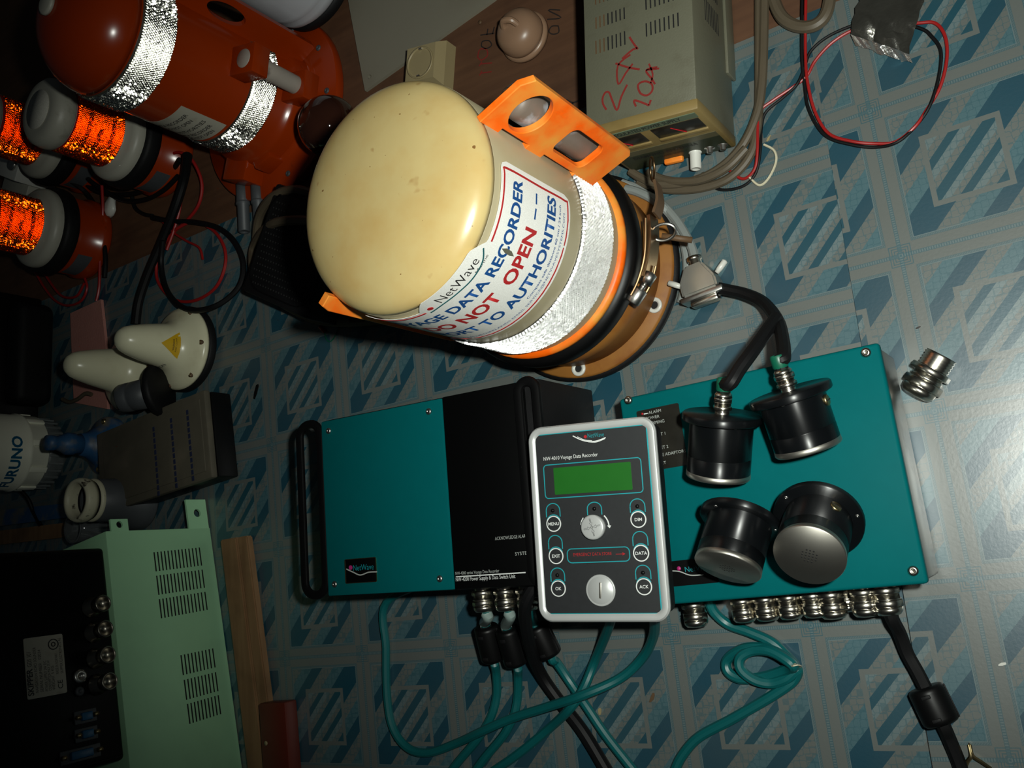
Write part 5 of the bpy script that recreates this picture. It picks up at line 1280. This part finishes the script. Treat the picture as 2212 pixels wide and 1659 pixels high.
es.location = inv @ Vector((-.004, y_r, HC)); es.rotation_euler = (0, 0, angc + math.atan2(0, 1))
EL = abs(y_b - y_r)
b = BM(); bx(b, -.085, 0, -EL, 0, .0005, .126, .004, 3); eb = obj('case', b, mBLK, es)
b = BM(); bx(b, -.002, .0012, -EL + .004, -.004, .004, .112, .001); ef = obj('rear_plate', b, mBLKA, es)
b = BM(); bx(b, -.090, .004, -.002, .014, .106, .130, .004); obj('corner_grip', b, mBLK, es)
bpy.context.view_layer.update()
k7 = 4.0567
def esl(zx, zy, xx=.0012): return mcl(zx / k7, 1250 + zy / k7, xx, es)
def esrect(pts):
    c = [esl(*p) for p in pts]; return [(y, z) for y, z in c]
lc = esrect([(203, 535), (545, 475), (583, 985), (238, 1078)])
y0_, y1_ = (lc[2][0] + lc[3][0]) / 2, (lc[0][0] + lc[1][0]) / 2; z0_, z1_ = (lc[1][1] + lc[2][1]) / 2, (lc[0][1] + lc[3][1]) / 2
b = BM(); poly(b, rrect(y0_, y1_, z0_, z1_, .0015), 0, .0005, Matrix.Translation((.0012, 0, 0)) @ Matrix.Rotation(PI / 2, 4, 'Z') @ Matrix.Rotation(PI / 2, 4, 'X')); el_ = obj('rating_label', b, mLABG, es)
wl = y1_ - y0_; hl = z1_ - z0_
em = lambda fy, fz: (lambda v: Vector((.0018 + v.z, y0_ + wl * fy + v.x, z0_ + hl * fz + v.y)))
text('lettering', 'SKIPPER', .0046, em(.05, .84), mBLKP, el_, 'LEFT', .03, width=wl * .44)
text('lettering', 'GDS 101', .0036, em(.52, .845), mBLKP, el_, 'LEFT', .0, width=wl * .24)
for s_, fz, w_ in (('NAVIGATION ECHO SOUNDER', .72, .75), ('SERIAL NUMBER   02034', .60, .70), ('POWER SUPPLY 24V DC', .48, .5), ('CONSUMPTION MAX 25 W', .39, .5), ('WEIGHT 5 KG', .30, .4), ('MADE IN NORWAY', .18, .35), ('SKIPPER ELECTRONICS AS', .06, .6)):
    text('lettering', s_, .0024, em(.08 if fz > .2 else .33, fz), mBLKP, el_, 'LEFT', 0, width=wl * w_)
text('lettering', 'CE', .0042, em(.08, .10), mBLKP, el_, 'LEFT', .01)
XR = Matrix.Rotation(PI / 2, 4, 'Y')
b = BM(); cy_, cz_ = y0_ + wl * .84, z0_ + hl * .26
for r_ in (.0042, .0016): ring2d(b, circ(cy_, cz_, r_, 20), .0008, .0005, .0008, Matrix.Translation((.0012, 0, 0)) @ Matrix.Rotation(PI / 2, 4, 'Z') @ Matrix.Rotation(PI / 2, 4, 'X'))
obj('wheel_mark', b, mBLKP, el_, smooth=False)
for zx, zy in ((795, 255), (815, 475), (835, 700), (850, 930)):
    y_, z_ = esl(zx, zy); S = Matrix.Translation((.0012, y_, z_)) @ XR
    b = BM(); lathe(b, [(.0090, 0), (.0090, .002), (.0070, .003), (.0070, .008), (.0056, .0085), (.0056, .0120)], 28, S); sk = obj('coax_socket', b, mDNICK, es)
    b = BM(); lathe(b, [(.0056, .0110), (.0070, .0115), (.0074, .0130), (.0074, .0195), (.0066, .0200), (.0058, .0190), (.0055, .013), (0, .013)], 28, S); obj('socket_sleeve', b, mDNICK, sk)
for zx, zy, r_, m_ in ((695, 858, .0060, mSTEEL), (690, 990, .0040, mDGREY)):
    y_, z_ = esl(zx, zy); b = BM(); lathe(b, [(r_, 0), (r_, .002), (r_ * .8, .003), (r_ * .35, .003), (r_ * .3, .0015), (0, .0015)], 24, Matrix.Translation((.0012, y_, z_)) @ XR); obj('ground_stud', b, m_, es)
for (a1_, a2_) in (((665, 1228), (820, 1188)), ((670, 1385), (830, 1342)), ((540, 1590), (855, 1492))):
    (ya, za), (yb, zb) = esl(*a1_), esl(*a2_)
    yc = (ya + yb) / 2; hl_ = abs(zb - za) / 2
    b = BM(); bx(b, .001, .0030, yc - .0055, yc + .0055, min(za, zb) - .002, max(za, zb) + .002, .0008); ds = obj('d_sub_socket', b, mDGREY, es)
    b = BM(); bx(b, .002, .0062, yc - .0034, yc + .0034, min(za, zb) + hl_ * .38, max(za, zb) - hl_ * .38, .0012); obj('blue_insert', b, mat('socket_blue', (.01, .10, .22), .4), ds)
    for zz_ in (za, zb):
        b = BM(); prismz(b, .0022, 0, .004, 6, Matrix.Translation((.0028, yc, zz_)) @ XR); obj('jack_screw', b, mBRASS, ds)
# ================================================================== WOOD BESIDE THE CABINET
wp = [at(470, 1168, .008), at(532, 1163, .008), at(568, 1530, .008), at(585, 1700, .008), at(520, 1700, .008)]
pk = thing('bare_plank', 'bare wooden plank along the foot of the mint cabinet', 'plank', (wp[0].x, wp[0].y, 0))
o_ = Vector(pk.location)
yb_ = at(585, 1720, .008).y - o_.y
for x0_, x1_, h_ in ((-.004 + .010, .030, .010), (.0308, .0445, .0085)):
    b = BM()
    A_ = [(x0_, 0), (x1_, 0), (x1_ + .026, yb_), (x0_ + .026, yb_)]
    poly(b, A_, .0004, h_); bmesh.ops.bevel(b, geom=b.edges[:], offset=.0012, segments=2, affect='EDGES'); obj('board', b, mPLANK, pk)
rp = [at(551, 1520, .016), at(613, 1515, .016)]
rk = thing('red_wood_block', 'dark red lacquered wood block at the lower edge', 'wood block', (rp[0].x, rp[0].y, 0), (0, 0, math.radians(1)))
b = BM(); bx(b, .004, .0400, -.150, 0, .0004, .016, .002); obj('block', b, mRBLK, rk)
cpt = at(574, 1606, .016) - Vector(rk.location); b = BM(); lathe(b, [(.0022, .016), (.0020, .0168), (0, .0170)], 12, Matrix.Translation((cpt.x, cpt.y, 0))); obj('nail_head', b, mIVORY, rk)
# dark blue crate edge and brown slat behind the cabinet
b = BM(); q = [at(0, 1105, .004), at(170, 1085, .004), at(168, 1110, .004), at(0, 1146, .004)]
sl_ = thing('brown_slat', 'long brown slat behind the mint cabinet', 'slat', (0, 0, 0))
q = [at(-30, 1150, .006), at(150, 1128, .006), at(160, 1158, .006), at(-30, 1180, .006)]
sl_.location = (q[0].x, q[0].y, 0)
b = BM(); poly(b, [(p.x - q[0].x, p.y - q[0].y) for p in q][::-1], .0004, .006); obj('board', b, mPLANK, sl_)
bs_ = thing('blue_lath', 'dark blue painted lath below the antenna pod', 'lath', (0, 0, 0))
q = [at(-30, 1105, .006), at(165, 1085, .006), at(168, 1115, .006), at(-30, 1140, .006)]
bs_.location = (q[0].x, q[0].y, 0)
b = BM(); poly(b, [(p.x - q[0].x, p.y - q[0].y) for p in q][::-1], .0004, .006); obj('board', b, mBLUEP, bs_)
# ================================================================== SMALL LITTER ON THE FLOOR
def chip(px, py, label, s=.003, m=mIVORY, an=0.0, lx=1.6):
    p = at(px, py, 0); b = BM(); random.seed(px)
    pts = [(s * lx * math.cos(t) * random.uniform(.6, 1), s * .5 * math.sin(t) * random.uniform(.6, 1)) for t in [2 * PI * i / 7 for i in range(7)]]
    poly(b, pts, .0005, .0012, Matrix.Translation((p.x, p.y, 0)) @ Matrix.Rotation(an, 4, 'Z'))
    tag(obj('litter_chip', b, m, smooth=False), label, 'litter')
chip(541, 1188, 'pale chip on the vinyl beside the wooden plank', .0042, mIVORY, 1.3)
chip(555, 845, 'black sliver on the vinyl right of the radome antennas', .0062, mBLK, 1.1, 1.8)
chip(1661, 300, 'tiny pale chip near the grey cables by the power supply', .002, mIVORY, .8)
chip(1410, 1506, 'brown speck on the vinyl below the alarm panel corner', .0032, mRUSTD, 1.0)
chip(1297, 1536, 'pale scrap between the teal and black cables', .0034, mIVORY, 1.4, 1.0)
chip(2166, 1434, 'pale grit on the vinyl at the right edge', .0020, mWHT, .2)
chip(1984, 708, 'dark speck on the grey border right of the teal box', .0014, mINK, .3)
cable('brass_clip', 'twisted brass clip at the lower right corner', pz([(2082, 1664, .002), (2090, 1645, .003), (2098, 1632, .004), (2094, 1608, .003), (2101, 1632, .004), (2120, 1646, .004), (2140, 1660, .002)]), .0012, mBRASS, 'clip', seg=6)
cable('cable_tie_tail', 'translucent cable tie tail curling near the power supply cables', pz([(1618, 382, .003), (1640, 400, .002), (1660, 385, .002), (1676, 350, .002), (1672, 325, .002), (1650, 312, .002)]), .0009, mTIE, 'cable tie', seg=6)
